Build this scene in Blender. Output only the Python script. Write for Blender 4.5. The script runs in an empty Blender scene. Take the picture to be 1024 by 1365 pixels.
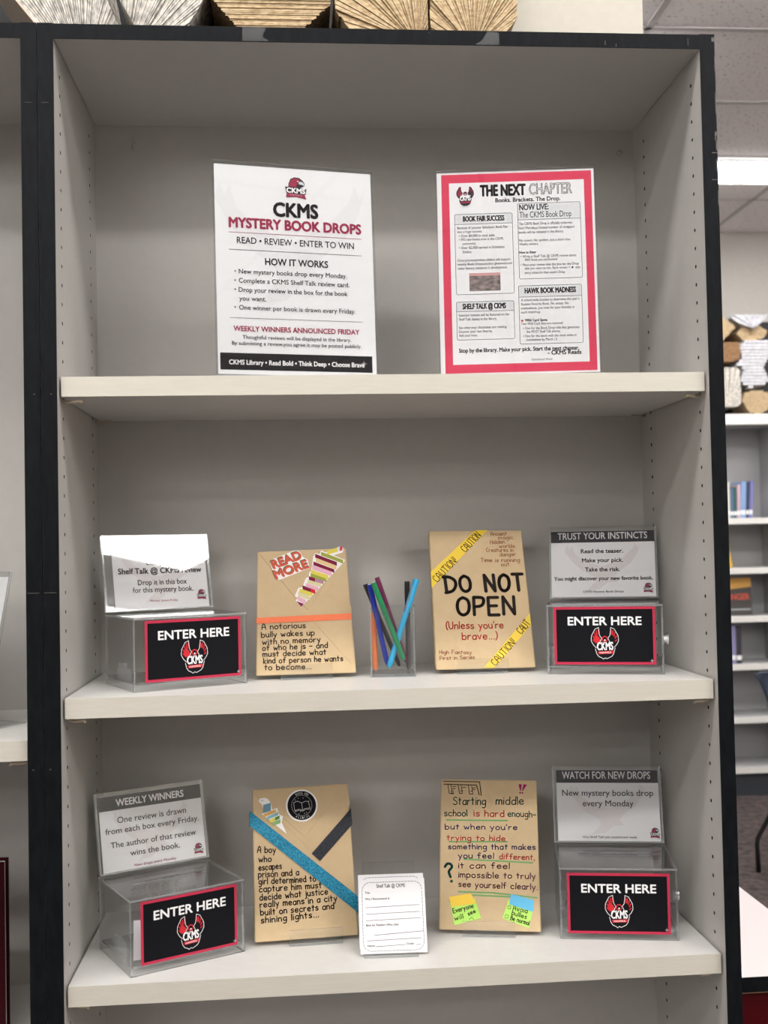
import bpy, bmesh, math, random
from mathutils import Vector, Matrix
from mathutils.geometry import tessellate_polygon
random.seed(7)
S = bpy.context.scene
C = S.collection
PI = math.pi

# ------------------------------------------------------------------ camera, world, exposure
cam_data = bpy.data.cameras.new('camera')
cam_data.sensor_fit = 'AUTO'
cam_data.sensor_width = 36.0
cam_data.lens = 1472.52 * 36.0 / 1365.0
cam_data.clip_start = 0.01
cam_data.dof.use_dof = True
cam_data.dof.focus_distance = 1.62
cam_data.dof.aperture_fstop = 7.2
cam = bpy.data.objects.new('camera', cam_data)
C.objects.link(cam)
yaw, pitch, roll = 0.08032, 0.02954, -0.02009
fwd = Vector((math.sin(yaw) * math.cos(pitch), math.cos(yaw) * math.cos(pitch), math.sin(pitch)))
r0 = Vector((math.cos(yaw), -math.sin(yaw), 0))
u0 = r0.cross(fwd)
rt = math.cos(roll) * r0 + math.sin(roll) * u0
up = -math.sin(roll) * r0 + math.cos(roll) * u0
m = Matrix((rt, up, -fwd)).transposed().to_4x4()
m.translation = Vector((-0.12907, -1.44774, 1.43835))
cam.matrix_world = m
S.camera = cam

world = bpy.data.worlds.new('world')
S.world = world
world.use_nodes = True
world.node_tree.nodes['Background'].inputs[0].default_value = (0.9, 0.95, 1, 1)
world.node_tree.nodes['Background'].inputs[1].default_value = 0.05
S.view_settings.view_transform = 'Standard'
S.view_settings.look = 'None'
S.view_settings.gamma = 1.0
S.view_settings.exposure = 0.0
S.cycles.use_denoising = True
S.cycles.transparent_max_bounces = 40
S.cycles.max_bounces = 10
S.cycles.diffuse_bounces = 5
LIGHT_STRENGTH = 17.0
LIGHT_COLOR = (1.0, 0.975, 0.94)
ZC = 3.266                                   # ceiling height
LIGHTS = [(x, y, d) for y, d, xs in (
    (-0.695, .155, (-1.865, -0.655, 0.555, 1.765)),
    (-1.985, .155, (-1.865, -0.655, 0.555, 1.765)),
    (-2.46, .30, (2.47,)),
    (-3.6, .155, (-3.075, -1.865, 3.1, 4.185)),  # unseen panels added off-axis for low frontal fill on the header cards
    (-4.9, .155, (-3.075, -1.865, 4.185)),  # more added frontal fill, kept clear of the sign reflections
    (-6.2, .155, (-3.075, -1.865, 2.975)),  # last added fill row, near the front wall
    (1.56, .155, (0.555, 1.765, 2.975)),  # first panel is hidden, added to brighten the far ceiling
    (2.69, .155, (0.555, 2.975, 4.0)),  # whole row unseen, added to brighten the far ceiling
    (3.82, .155, (0.555, 1.765, 2.975))) for x in xs]  # first panel stands hidden behind the partition, added for ceiling brightness

# ------------------------------------------------------------------ materials
MATS = {}

def mat(name, col, rough=0.5, metal=0.0, spec=0.5, noise=None, bump=None):
    if name in MATS: return MATS[name]
    M = bpy.data.materials.new(name)
    M.use_nodes = True
    nt = M.node_tree
    b = nt.nodes['Principled BSDF']
    b.inputs['Base Color'].default_value = (*col, 1)
    b.inputs['Roughness'].default_value = rough
    b.inputs['Metallic'].default_value = metal
    b.inputs['Specular IOR Level'].default_value = spec
    if noise:
        sc, col2, stretch = noise[0], noise[1], noise[2] if len(noise) > 2 else (1, 1, 1)
        tc = nt.nodes.new('ShaderNodeTexCoord'); mp = nt.nodes.new('ShaderNodeMapping')
        mp.inputs['Scale'].default_value = stretch
        n = nt.nodes.new('ShaderNodeTexNoise'); n.inputs['Scale'].default_value = sc; n.inputs['Detail'].default_value = 5
        mx = nt.nodes.new('ShaderNodeMix'); mx.data_type = 'RGBA'
        rp = nt.nodes.new('ShaderNodeValToRGB'); rp.color_ramp.elements[0].position = noise[3] if len(noise) > 3 else 0.35; rp.color_ramp.elements[1].position = noise[4] if len(noise) > 4 else 0.65
        nt.links.new(tc.outputs['Object'], mp.inputs[0]); nt.links.new(mp.outputs[0], n.inputs['Vector'])
        nt.links.new(n.outputs['Fac'], rp.inputs[0]); nt.links.new(rp.outputs[0], mx.inputs[0])
        mx.inputs[6].default_value = (*col, 1); mx.inputs[7].default_value = (*col2, 1)
        nt.links.new(mx.outputs[2], b.inputs['Base Color'])
        if bump:
            bp = nt.nodes.new('ShaderNodeBump'); bp.inputs['Strength'].default_value = bump; bp.inputs['Distance'].default_value = 0.002
            nt.links.new(n.outputs['Fac'], bp.inputs['Height']); nt.links.new(bp.outputs[0], b.inputs['Normal'])
    MATS[name] = M
    return M

def acrylic(name, f0=0.05, tint=(0.975, 0.98, 0.98), haze=0.0, rough=0.02, hazecol=(0.8, 0.82, 0.84)):
    """thin clear plastic: transparent, with a mirror that grows towards grazing angles"""
    if name in MATS: return MATS[name]
    M = bpy.data.materials.new(name); M.use_nodes = True
    nt = M.node_tree; nt.nodes.clear()
    N = nt.nodes.new; L = nt.links.new
    out = N('ShaderNodeOutputMaterial'); tr = N('ShaderNodeBsdfTransparent'); gl = N('ShaderNodeBsdfGlossy')
    df = N('ShaderNodeBsdfDiffuse'); df.inputs[0].default_value = (*hazecol, 1)
    tr.inputs[0].default_value = (*tint, 1); gl.inputs['Roughness'].default_value = rough
    lw = N('ShaderNodeLayerWeight'); lw.inputs['Blend'].default_value = 0.5
    pw = N('ShaderNodeMath'); pw.operation = 'POWER'; pw.inputs[1].default_value = 5
    ml = N('ShaderNodeMath'); ml.operation = 'MULTIPLY_ADD'; ml.inputs[1].default_value = 1 - f0; ml.inputs[2].default_value = f0
    L(lw.outputs['Facing'], pw.inputs[0]); L(pw.outputs[0], ml.inputs[0])
    mh = N('ShaderNodeMixShader'); mh.inputs[0].default_value = haze
    L(tr.outputs[0], mh.inputs[1]); L(df.outputs[0], mh.inputs[2])
    mx = N('ShaderNodeMixShader')
    L(ml.outputs[0], mx.inputs[0]); L(mh.outputs[0], mx.inputs[1]); L(gl.outputs[0], mx.inputs[2]); L(mx.outputs[0], out.inputs[0])
    MATS[name] = M
    return M

def glitter(name, c1, c2, rough=0.35):
    M = mat(name, c1, rough, 0.3)
    nt = M.node_tree; b = nt.nodes['Principled BSDF']
    tc = nt.nodes.new('ShaderNodeTexCoord'); v = nt.nodes.new('ShaderNodeTexVoronoi'); v.inputs['Scale'].default_value = 900
    sp = nt.nodes.new('ShaderNodeSeparateColor')
    rp = nt.nodes.new('ShaderNodeValToRGB'); rp.color_ramp.elements[0].position = 0.3; rp.color_ramp.elements[0].color = (*c1, 1)
    rp.color_ramp.elements[1].position = 1.0; rp.color_ramp.elements[1].color = (*c2, 1)
    nt.links.new(tc.outputs['Object'], v.inputs['Vector']); nt.links.new(v.outputs['Color'], sp.inputs[0])
    nt.links.new(sp.outputs[0], rp.inputs[0]); nt.links.new(rp.outputs[0], b.inputs['Base Color'])
    bp = nt.nodes.new('ShaderNodeBump'); bp.inputs['Strength'].default_value = 0.8; bp.inputs['Distance'].default_value = 0.001
    nt.links.new(sp.outputs[1], bp.inputs['Height']); nt.links.new(bp.outputs[0], b.inputs['Normal'])
    return M

def emit(name, col, st):
    if name in MATS: return MATS[name]
    M = bpy.data.materials.new(name); M.use_nodes = True; nt = M.node_tree; nt.nodes.clear()
    o = nt.nodes.new('ShaderNodeOutputMaterial'); e = nt.nodes.new('ShaderNodeEmission')
    e.inputs[0].default_value = (*col, 1); e.inputs[1].default_value = st
    nt.links.new(e.outputs[0], o.inputs[0]); MATS[name] = M
    return M

LAM = mat('grey_laminate', (0.48, 0.463, 0.44), 0.42, noise=(60, (0.465, 0.448, 0.425)))
SHELFTOP = mat('shelf_laminate', (0.60, 0.59, 0.57), 0.38, noise=(60, (0.58, 0.57, 0.55)))
CREAM = mat('cream_edging', (0.57, 0.54, 0.475), 0.45, noise=(30, (0.545, 0.515, 0.45), (1, 1, 12)))
BLACK = mat('black_edging', (0.0055, 0.006, 0.0078), 0.4, spec=0.07, noise=(40, (0.008, 0.0095, 0.011), (4, 4, 1)))
HOLE = mat('shaded_bore_chipboard', (0.025, 0.018, 0.014), 0.95, spec=0.0)  # chipboard bore, colour darkened to deepen the shade inside the peg holes
CHIP = mat('chipped_edge', (0.11, 0.105, 0.10), 0.8)
METAL = mat('zinc_metal', (0.55, 0.53, 0.50), 0.35, 1.0)
CHROME = mat('chrome_metal', (0.75, 0.76, 0.78), 0.15, 1.0)
PIN = mat('beige_wire', (0.55, 0.47, 0.36), 0.5)
CLEAR = acrylic('clear_acrylic')
CEDGE = acrylic('acrylic_edge', 0.12, (0.82, 0.84, 0.85), 0.24, 0.08)
CDARK = acrylic('acrylic_joint', 0.15, (0.42, 0.45, 0.47), 0.12, 0.1)
TAPE = acrylic('clear_tape', 0.02, (0.97, 0.97, 0.97), 0.018, 0.2)
PAPER = mat('white_paper', (0.72, 0.715, 0.73), 0.75, spec=0.2)
CARD = mat('card_stock', (0.84, 0.83, 0.845), 0.7, spec=0.2)
REVIEW = mat('review_paper', (0.70, 0.695, 0.71), 0.75, spec=0.15)
KRAFT = mat('kraft_paper', (0.58, 0.435, 0.262), 0.7, spec=0.25, noise=(55, (0.555, 0.413, 0.245)))
INK = {k: mat(k + '_ink', c, 0.6, spec=0.1) for k, c in dict(
    black=(0.006, 0.006, 0.008), dark=(0.028, 0.028, 0.034), maroon=(0.30, 0.025, 0.07), white=(0.82, 0.82, 0.83),
    ink=(0.02, 0.015, 0.013), rust=(0.32, 0.10, 0.05), redink=(0.52, 0.05, 0.045), greenink=(0.015, 0.085, 0.06),
    navyink=(0.03, 0.03, 0.12), plumink=(0.09, 0.02, 0.05), pinkred=(0.60, 0.05, 0.10), red=(0.6, 0.03, 0.04), grey=(0.33, 0.34, 0.36),
    platered=(0.47, 0.035, 0.075), palegrey=(0.62, 0.63, 0.65), wash=(0.78, 0.74, 0.75), washgrey=(0.68, 0.675, 0.69), mint=(0.20, 0.42, 0.17), magenta=(0.35, 0.02, 0.13),
    green=(0.33, 0.36, 0.07), tan=(0.72, 0.52, 0.27), pink=(0.74, 0.42, 0.53), yellow=(0.70, 0.60, 0.10), mauve=(0.45, 0.22, 0.33),
    cream=(0.68, 0.62, 0.36), silver=(0.68, 0.70, 0.76), stackmaroon=(0.20, 0.015, 0.05), slate=(0.16, 0.30, 0.38), orange=(0.75, 0.42, 0.12),
    teal=(0.25, 0.47, 0.50), dgreen=(0.10, 0.22, 0.06), sgreen=(0.25, 0.42, 0.17), olive=(0.13, 0.12, 0.05), coral=(0.62, 0.11, 0.07),
    wine=(0.30, 0.03, 0.07), tanpink=(0.55, 0.3, 0.3)).items()}
STICKER = mat('glossy_sticker', (0.82, 0.81, 0.80), 0.35)
CAUTION = mat('caution_tape', (0.80, 0.56, 0.015), 0.4)
RIBBON = mat('orange_ribbon', (0.78, 0.13, 0.015), 0.35)
GLITBLUE = glitter('blue_glitter', (0.0, 0.15, 0.27), (0.03, 0.36, 0.54))
GLITBLACK = glitter('black_glitter', (0.006, 0.007, 0.012), (0.028, 0.032, 0.05))
NOTEG = mat('lime_note', (0.46, 0.78, 0.16), 0.7, spec=0.2)
NOTEY = mat('yellow_note', (0.86, 0.60, 0.08), 0.7, spec=0.2)
NOTEB = mat('blue_note', (0.14, 0.50, 0.76), 0.7, spec=0.2)
PAGETAN = mat('aged_pages', (0.60, 0.47, 0.30), 0.85, spec=0.1, noise=(190, (0.37, 0.26, 0.15), (0.6, 1, 1.5)))
PAGEWHITE = mat('pale_pages', (0.72, 0.68, 0.62), 0.85, spec=0.1, noise=(120, (0.32, 0.30, 0.28), (1.2, 1, 0.8)))
PAGEGREY = mat('grey_pages', (0.62, 0.62, 0.66), 0.85, spec=0.1, noise=(40, (0.45, 0.45, 0.49)))
PAGEBROWN = mat('brown_pages', (0.32, 0.19, 0.105), 0.85, spec=0.1, noise=(60, (0.22, 0.125, 0.065)))
COVERTAN = mat('tan_cover', (0.62, 0.50, 0.40), 0.7)
BOARD = mat('black_board', (0.008, 0.008, 0.009), 0.7)
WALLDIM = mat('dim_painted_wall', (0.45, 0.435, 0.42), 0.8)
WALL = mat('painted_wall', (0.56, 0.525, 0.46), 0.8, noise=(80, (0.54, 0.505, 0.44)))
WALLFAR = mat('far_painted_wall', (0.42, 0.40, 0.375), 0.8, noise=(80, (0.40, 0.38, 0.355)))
CARPET = mat('library_carpet', (0.045, 0.042, 0.042), 0.95, spec=0.1, noise=(26, (0.105, 0.08, 0.078)), bump=0.5)
TILE = mat('ceiling_tile', (0.86, 0.81, 0.83), 0.9, spec=0.1, noise=(75, (0.45, 0.41, 0.42), (1, 1, 1), 0.60, 0.66))
TBAR = mat('ceiling_grid', (0.50, 0.47, 0.48), 0.6)
FARWHITE = mat('far_shelf_edging', (0.72, 0.71, 0.69), 0.45)
FARLAM = mat('far_laminate', (0.40, 0.40, 0.41), 0.5)
KICK = mat('dark_kickboard', (0.03, 0.035, 0.045), 0.5)
REDLAM = mat('red_laminate', (0.06, 0.0015, 0.004), 0.45, spec=0.15)
WHITETOP = mat('white_table_laminate', (0.58, 0.535, 0.545), 0.35)
NAVY = mat('navy_plastic', (0.03, 0.045, 0.075), 0.45)
BLACKMETAL = mat('black_metal', (0.01, 0.01, 0.011), 0.4)
LIGHTFRAME = mat('white_light_frame', (0.75, 0.75, 0.75), 0.5)
DIFFUSER = emit('lit_diffuser', LIGHT_COLOR, LIGHT_STRENGTH)

# ------------------------------------------------------------------ mesh builder
FONTCACHE = {}
CAPH = [None]

def font_mesh(s, res=3):
    key = (s, res)
    if key in FONTCACHE: return FONTCACHE[key]
    cu = bpy.data.curves.new('lettering', 'FONT'); cu.body = s; cu.size = 1.0; cu.resolution_u = res
    o = bpy.data.objects.new('lettering', cu); C.objects.link(o)
    dg = bpy.context.evaluated_depsgraph_get(); dg.update()
    me = bpy.data.meshes.new_from_object(o.evaluated_get(dg))
    bm = bmesh.new(); bm.from_mesh(me)
    bmesh.ops.remove_doubles(bm, verts=bm.verts, dist=1e-5)
    bm.verts.index_update()
    vs = [(v.co.x, v.co.y) for v in bm.verts]
    fs = [[v.index for v in f.verts] for f in bm.faces]
    bd = []
    for e in bm.edges:
        if len(e.link_faces) == 1:
            a, b = e.verts[0].index, e.verts[1].index
            idx = [v.index for v in e.link_faces[0].verts]
            i = idx.index(a)
            if idx[(i + 1) % len(idx)] != b: a, b = b, a
            flip = e.link_faces[0].normal.z < 0
            bd.append((b, a) if flip else (a, b))
    bm.free(); bpy.data.objects.remove(o); bpy.data.curves.remove(cu); bpy.data.meshes.remove(me)
    FONTCACHE[key] = (vs, fs, bd)
    return FONTCACHE[key]

def smooth_pts(p, n=4, closed=False):
    if len(p) < 3: return list(p)
    out = []; N = len(p)
    for i in range(N if closed else N - 1):
        g = (lambda k: p[k % N]) if closed else (lambda k: p[min(max(k, 0), N - 1)])
        a, b, c, d = g(i - 1), g(i), g(i + 1), g(i + 2)
        for k in range(n):
            t = k / n
            out.append(tuple(0.5 * (2 * b[j] + (c[j] - a[j]) * t + (2 * a[j] - 5 * b[j] + 4 * c[j] - d[j]) * t * t + (3 * b[j] - a[j] - 3 * c[j] + d[j]) * t ** 3) for j in range(len(b))))
    if not closed: out.append(tuple(p[-1]))
    return out

class MB:
    def __init__(s): s.v = []; s.f = []; s.mi = []; s.mats = []; s.M = Matrix.Identity(4)
    def mid(s, m):
        if m not in s.mats: s.mats.append(m)
        return s.mats.index(m)
    def add(s, vs, fs, m):
        o = len(s.v); s.v += [s.M @ Vector(v) for v in vs]
        k = s.mid(m)
        for f in fs: s.f.append([i + o for i in f]); s.mi.append(k)
    def box(s, x0, x1, y0, y1, z0, z1, m, em=None, ax=None, skip=''):
        v = [(x, y, z) for x in (x0, x1) for y in (y0, y1) for z in (z0, z1)]
        F = {'x-': (0, 1, 3, 2), 'x+': (4, 6, 7, 5), 'y-': (0, 4, 5, 1), 'y+': (2, 3, 7, 6), 'z-': (0, 2, 6, 4), 'z+': (1, 5, 7, 3)}
        o = len(s.v); s.v += [s.M @ Vector(p) for p in v]
        for k, f in F.items():
            if k in skip.split(): continue
            s.f.append([i + o for i in f]); s.mi.append(s.mid(em if em and ax and k[0] != ax else m))
    def prism(s, pts, d0, d1, m, ms=None):
        """outline in (u,v), from depth d0 to d1 (outwards is -y)"""
        n = len(pts)
        tri = tessellate_polygon([[Vector((p[0], p[1], 0)) for p in pts]])
        vs = [(p[0], -d1, p[1]) for p in pts] + [(p[0], -d0, p[1]) for p in pts]
        s.add(vs, [list(t) for t in tri] + [[i + n for i in t] for t in tri], m)
        s.add(vs, [(i, (i + 1) % n, (i + 1) % n + n, i + n) for i in range(n)], ms or m)
    # flat drawing on the panel plane: (u, v) at depth d towards the viewer
    def poly(s, pts, d, m):
        tri = tessellate_polygon([[Vector((p[0], p[1], 0)) for p in pts]])
        s.add([(p[0], -d, p[1]) for p in pts], [list(t) for t in tri], m)
    def rect(s, u0, u1, v0, v1, d, m): s.add([(u0, -d, v0), (u1, -d, v0), (u1, -d, v1), (u0, -d, v1)], [(0, 1, 2, 3)], m)
    def disc(s, u, v, r, d, m, n=14, ry=None):
        s.add([(u + r * math.cos(2 * PI * i / n), -d, v + (ry or r) * math.sin(2 * PI * i / n)) for i in range(n)], [list(range(n))], m)
    def line(s, pts, w, d, m, closed=False, caps=True):
        N = len(pts); h = w / 2
        for i in range(N if closed else N - 1):
            a, b = pts[i], pts[(i + 1) % N]
            dx, dy = b[0] - a[0], b[1] - a[1]; L = math.hypot(dx, dy)
            if L < 1e-9: continue
            nx, ny = -dy / L * h, dx / L * h
            s.add([(a[0] + nx, -d, a[1] + ny), (a[0] - nx, -d, a[1] - ny), (b[0] - nx, -d, b[1] - ny), (b[0] + nx, -d, b[1] + ny)], [(0, 1, 2, 3)], m)
        if caps:
            for p in pts: s.disc(p[0], p[1], h, d, m, 8)
    def text(s, t, u, v, w, cap, ang, bold, m, d):
        if CAPH[0] is None:
            hv = font_mesh('H')[0]; CAPH[0] = max(p[1] for p in hv)
        small = cap < 0.0022
        vs, fs, bd = font_mesh(t, 1 if small else 3)
        x0 = min(p[0] for p in vs); x1 = max(p[0] for p in vs)
        sx = w / (x1 - x0); sy = cap / CAPH[0]; ca, sa = math.cos(ang), math.sin(ang)
        P = [((p[0] - x0) * sx, p[1] * sy) for p in vs]
        q = lambda p: (u + p[0] * ca - p[1] * sa, -d, v + p[0] * sa + p[1] * ca)
        out = bold < 0
        dil = {-1: 0.02, 0: 0.0, 1: 0.012, 2: 0.034, 3: 0.056}[bold] * cap
        if not out: s.add([q(p) for p in P], fs, m)
        if dil and (not small or bold > 1):
            V = []; F = []; nrm = {}
            for a, b in bd:
                A, B = P[a], P[b]; dx, dy = B[0] - A[0], B[1] - A[1]; L = math.hypot(dx, dy) or 1
                n = (dy / L * dil, -dx / L * dil); nrm.setdefault(a, []).append(n); nrm.setdefault(b, []).append(n)
                k = len(V); i = -1 if out else 0
                V += [q((A[0] + n[0] * i, A[1] + n[1] * i)), q((A[0] + n[0], A[1] + n[1])), q((B[0] + n[0], B[1] + n[1])), q((B[0] + n[0] * i, B[1] + n[1] * i))]; F.append((k, k + 1, k + 2, k + 3))
            for a, ns in nrm.items():
                if len(ns) == 2:
                    A = P[a]; k = len(V)
                    V += [q(A), q((A[0] + ns[0][0], A[1] + ns[0][1])), q((A[0] + ns[1][0], A[1] + ns[1][1]))]; F.append((k, k + 1, k + 2))
            s.add(V, F, m)
    def hand(s, t, u, v, w, cap, ang, wd, m, d):
        x = 0; strokes = []; adv = 1.9 + max(0, wd / cap * 10 - 1.0) * 0.75
        rnd = random.Random(t)
        for ch in t:
            if ch == ' ': x += 5.0; continue
            g = GLYPH.get(ch) or GLYPH.get(ch.lower())
            jy = rnd.uniform(-.3, .3); js = rnd.uniform(-.05, .05); gw = 0
            for kind, pts in g:
                gw = max(gw, max(p[0] for p in pts))
                pp = smooth_pts(pts, 4) if kind == 'c' else pts
                strokes.append([(x + p[0] + p[1] * js, p[1] + jy) for p in pp])
            x += gw + adv
        x -= adv
        kx = w / x; ky = cap / 10; ca, sa = math.cos(ang), math.sin(ang)
        for st in strokes:
            P = [(u + p[0] * kx * ca - p[1] * ky * sa, v + p[0] * kx * sa + p[1] * ky * ca) for p in st]
            s.line(P, wd, d, m)
    def tube(s, pts, r, m, n=10, cap=True, r1=None):
        pts = [Vector(p) for p in pts]; rings = []; N = len(pts)
        for i, p in enumerate(pts):
            t = (pts[min(i + 1, N - 1)] - pts[max(i - 1, 0)]).normalized()
            a = t.cross(Vector((0, 0, 1)) if abs(t.z) < 0.9 else Vector((1, 0, 0))).normalized(); b = t.cross(a)
            rr = r if r1 is None else r + (r1 - r) * i / (N - 1)
            if isinstance(r, (list, tuple)): rr = r[i]
            rings.append([p + (a * math.cos(2 * PI * k / n) + b * math.sin(2 * PI * k / n)) * rr for k in range(n)])
        vs = [v for q in rings for v in q]
        fs = [(i * n + k, i * n + (k + 1) % n, (i + 1) * n + (k + 1) % n, (i + 1) * n + k) for i in range(N - 1) for k in range(n)]
        if cap: fs += [list(range(n)), list(range((N - 1) * n, N * n))]
        s.add(vs, fs, m)
    def build(s, name, parent=None, bevel=0, smooth=False, kind=None):
        me = bpy.data.meshes.new(name); me.from_pydata([tuple(v) for v in s.v], [], s.f)
        for mm in s.mats: me.materials.append(mm)
        me.polygons.foreach_set('material_index', s.mi)
        if smooth: me.polygons.foreach_set('use_smooth', [True] * len(s.f))
        bm = bmesh.new(); bm.from_mesh(me)
        if bevel:
            bmesh.ops.remove_doubles(bm, verts=bm.verts, dist=1e-6)
            bmesh.ops.bevel(bm, geom=list(bm.edges), offset=bevel, segments=2, affect='EDGES', profile=0.5)
        bmesh.ops.recalc_face_normals(bm, faces=bm.faces); bm.to_mesh(me); bm.free()
        o = bpy.data.objects.new(name, me); C.objects.link(o)
        if parent is not None: o.parent = parent
        if kind: o['kind'] = kind
        return o

def tag(o, label, cat, group=None):
    o['label'] = label; o['category'] = cat
    if group: o['group'] = group
    return o

def thing(name, label, cat, loc=(0, 0, 0), rz=0, group=None):
    o = bpy.data.objects.new(name, None); C.objects.link(o); o.empty_display_size = 0.05
    o.location = loc; o.rotation_euler = (0, 0, rz)
    return tag(o, label, cat, group)

def copy_tree(o, parent=None):
    c = o.copy(); C.objects.link(c)
    if parent is not None: c.parent = parent
    for ch in list(o.children): copy_tree(ch, c)
    return c

def tilt(t, y=0, z=0): return Matrix.Translation((0, y, z)) @ Matrix.Rotation(-t, 4, 'X')
def mm(p): return (p[0] / 1000, p[1] / 1000)
def mms(q): return [mm(p) for p in q]

# ------------------------------------------------------------------ handwriting: pen strokes per letter
GSRC = '''a|c5,5 3,6 1,5 .3,3 1,.7 3,0 5,2|l5,6 5,0
b|l0,10 0,0|c0,4 2,6 4.5,5 5,3 4,.6 2,0 0,1.5
c|c5,5 3,6 1,5 .2,3 1,.8 3,0 5,1
d|c5,4.5 3,6 1,5 .2,3 1,.7 3,0 5,1.8|l5,10 5,0
e|c.4,3 4.8,3.4 4.2,5.4 2.6,6 .8,5 .2,3 1,.7 3,0 5,1
f|c4.5,9.3 3,10 1.8,8.5 1.8,5 1.8,0|l0,5.8 4,5.8
g|c5,5 3,6 1,5 .3,3 1,.9 3,.5 5,2.2|c5,6 5,2 4.8,-2 3,-4 .5,-3.3
h|l0,10 0,0|c0,4 2,6 4,5.3 4.4,3 4.4,0
i|l.3,6 .3,0|l.3,8.2 .3,8.5
j|c2,6 2,0 1.5,-3 -.3,-3.6|l2,8.2 2,8.5
k|l0,10 0,0|l4,6 0,2.6 4.4,0
l|l.3,10 .3,0
m|l0,6 0,0|c0,4 1.5,6 3,5.3 3.3,3.5 3.3,0|c3.3,4 4.8,6 6.3,5.3 6.7,3.5 6.7,0
n|l0,6 0,0|c0,4 2,6 4,5.3 4.4,3 4.4,0
o|c2.6,6 .7,5 .1,3 .7,.9 2.6,0 4.6,.9 5.1,3 4.5,5.1 2.6,6
p|l0,6 0,-4|c0,4 2,6 4.5,5 5,3 4,.6 2,0 0,1.5
q|c5,5 3,6 1,5 .3,3 1,.7 3,.2 5,2|l5,6 5,-4
r|l0,6 0,0|c0,3.6 1.5,5.6 3.6,5.8
s|c4.2,5.2 2.4,6 .6,4.9 1,3.6 3.6,2.6 4.2,1.2 2.6,0 .2,.7
t|l1.8,9 1.8,0|l0,6 3.8,6
u|c0,6 0,2.5 1,.3 3,.3 4.6,2.2|l4.6,6 4.6,0
v|l0,6 2.3,0 4.6,6
w|l0,6 1.7,0 3.4,4.5 5.1,0 6.8,6
x|l0,6 4.4,0|l4.4,6 0,0
y|l0,6 2.3,1|l4.8,6 1,-4
z|l0,6 4.4,6 0,0 4.6,0
A|c0,0 1,7 3,10 5,7 6,0|l.6,4 5.4,4
B|l0,10 0,0|c0,10 4,9 4,6.5 0,5.3|c0,5.3 5,4.5 5,1 0,0
C|c5.5,8.6 3.6,10 1,8.5 .2,5 1,1.3 3.6,0 5.7,1.4
D|l.4,10 .4,0|c-.6,10 3,9.8 6,7.5 6.2,4 3.8,.8 -.2,0
E|l0,10 0,0|l0,10 5,10|l0,5.2 4.2,5.2|l0,0 5.2,0
F|l0,10 0,0|l0,10 5,10|l0,5.4 4,5.4
H|l0,10 0,0|l5.4,10 5.4,0|l0,5.2 5.4,5.2
I|l.5,10 .5,0
N|l0,0 0,10 5.6,0 5.6,10
O|c3,10 .8,8.4 0,5 .8,1.5 3,0 5.4,1.5 6.2,5 5.4,8.5 3,10
P|l0,10 0,0|c0,10 4.5,9.6 5,7 3.5,5 0,4.6
S|c5,8.8 3,10 .6,8.6 1,6.4 4.4,4.2 5.2,2 3,0 .2,1.2
T|l3,10 3,0|l0,10 6.2,10
U|c0,10 0,3 1.5,.2 4,.2 5.5,3 5.5,10
.|l.7,0 .9,.2
,|l.6,1 0,-1.6
-|l0,4 4.5,4
'|l.4,10 0,7.8
(|c2,11 .4,8 .2,3 2,-1.5
)|c0,11 1.6,8 1.8,3 0,-1.5
!|l.8,10 .4,3|l.2,0 .3,.3
•|l.3,4.6 .5,4.8'''
GLYPH = {}
for ln in GSRC.split('\n'):
    a = ln.split('|')
    GLYPH[a[0]] = [(st[0], [tuple(float(x) for x in p.split(',')) for p in st[1:].split()]) for st in a[1:]]

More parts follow.
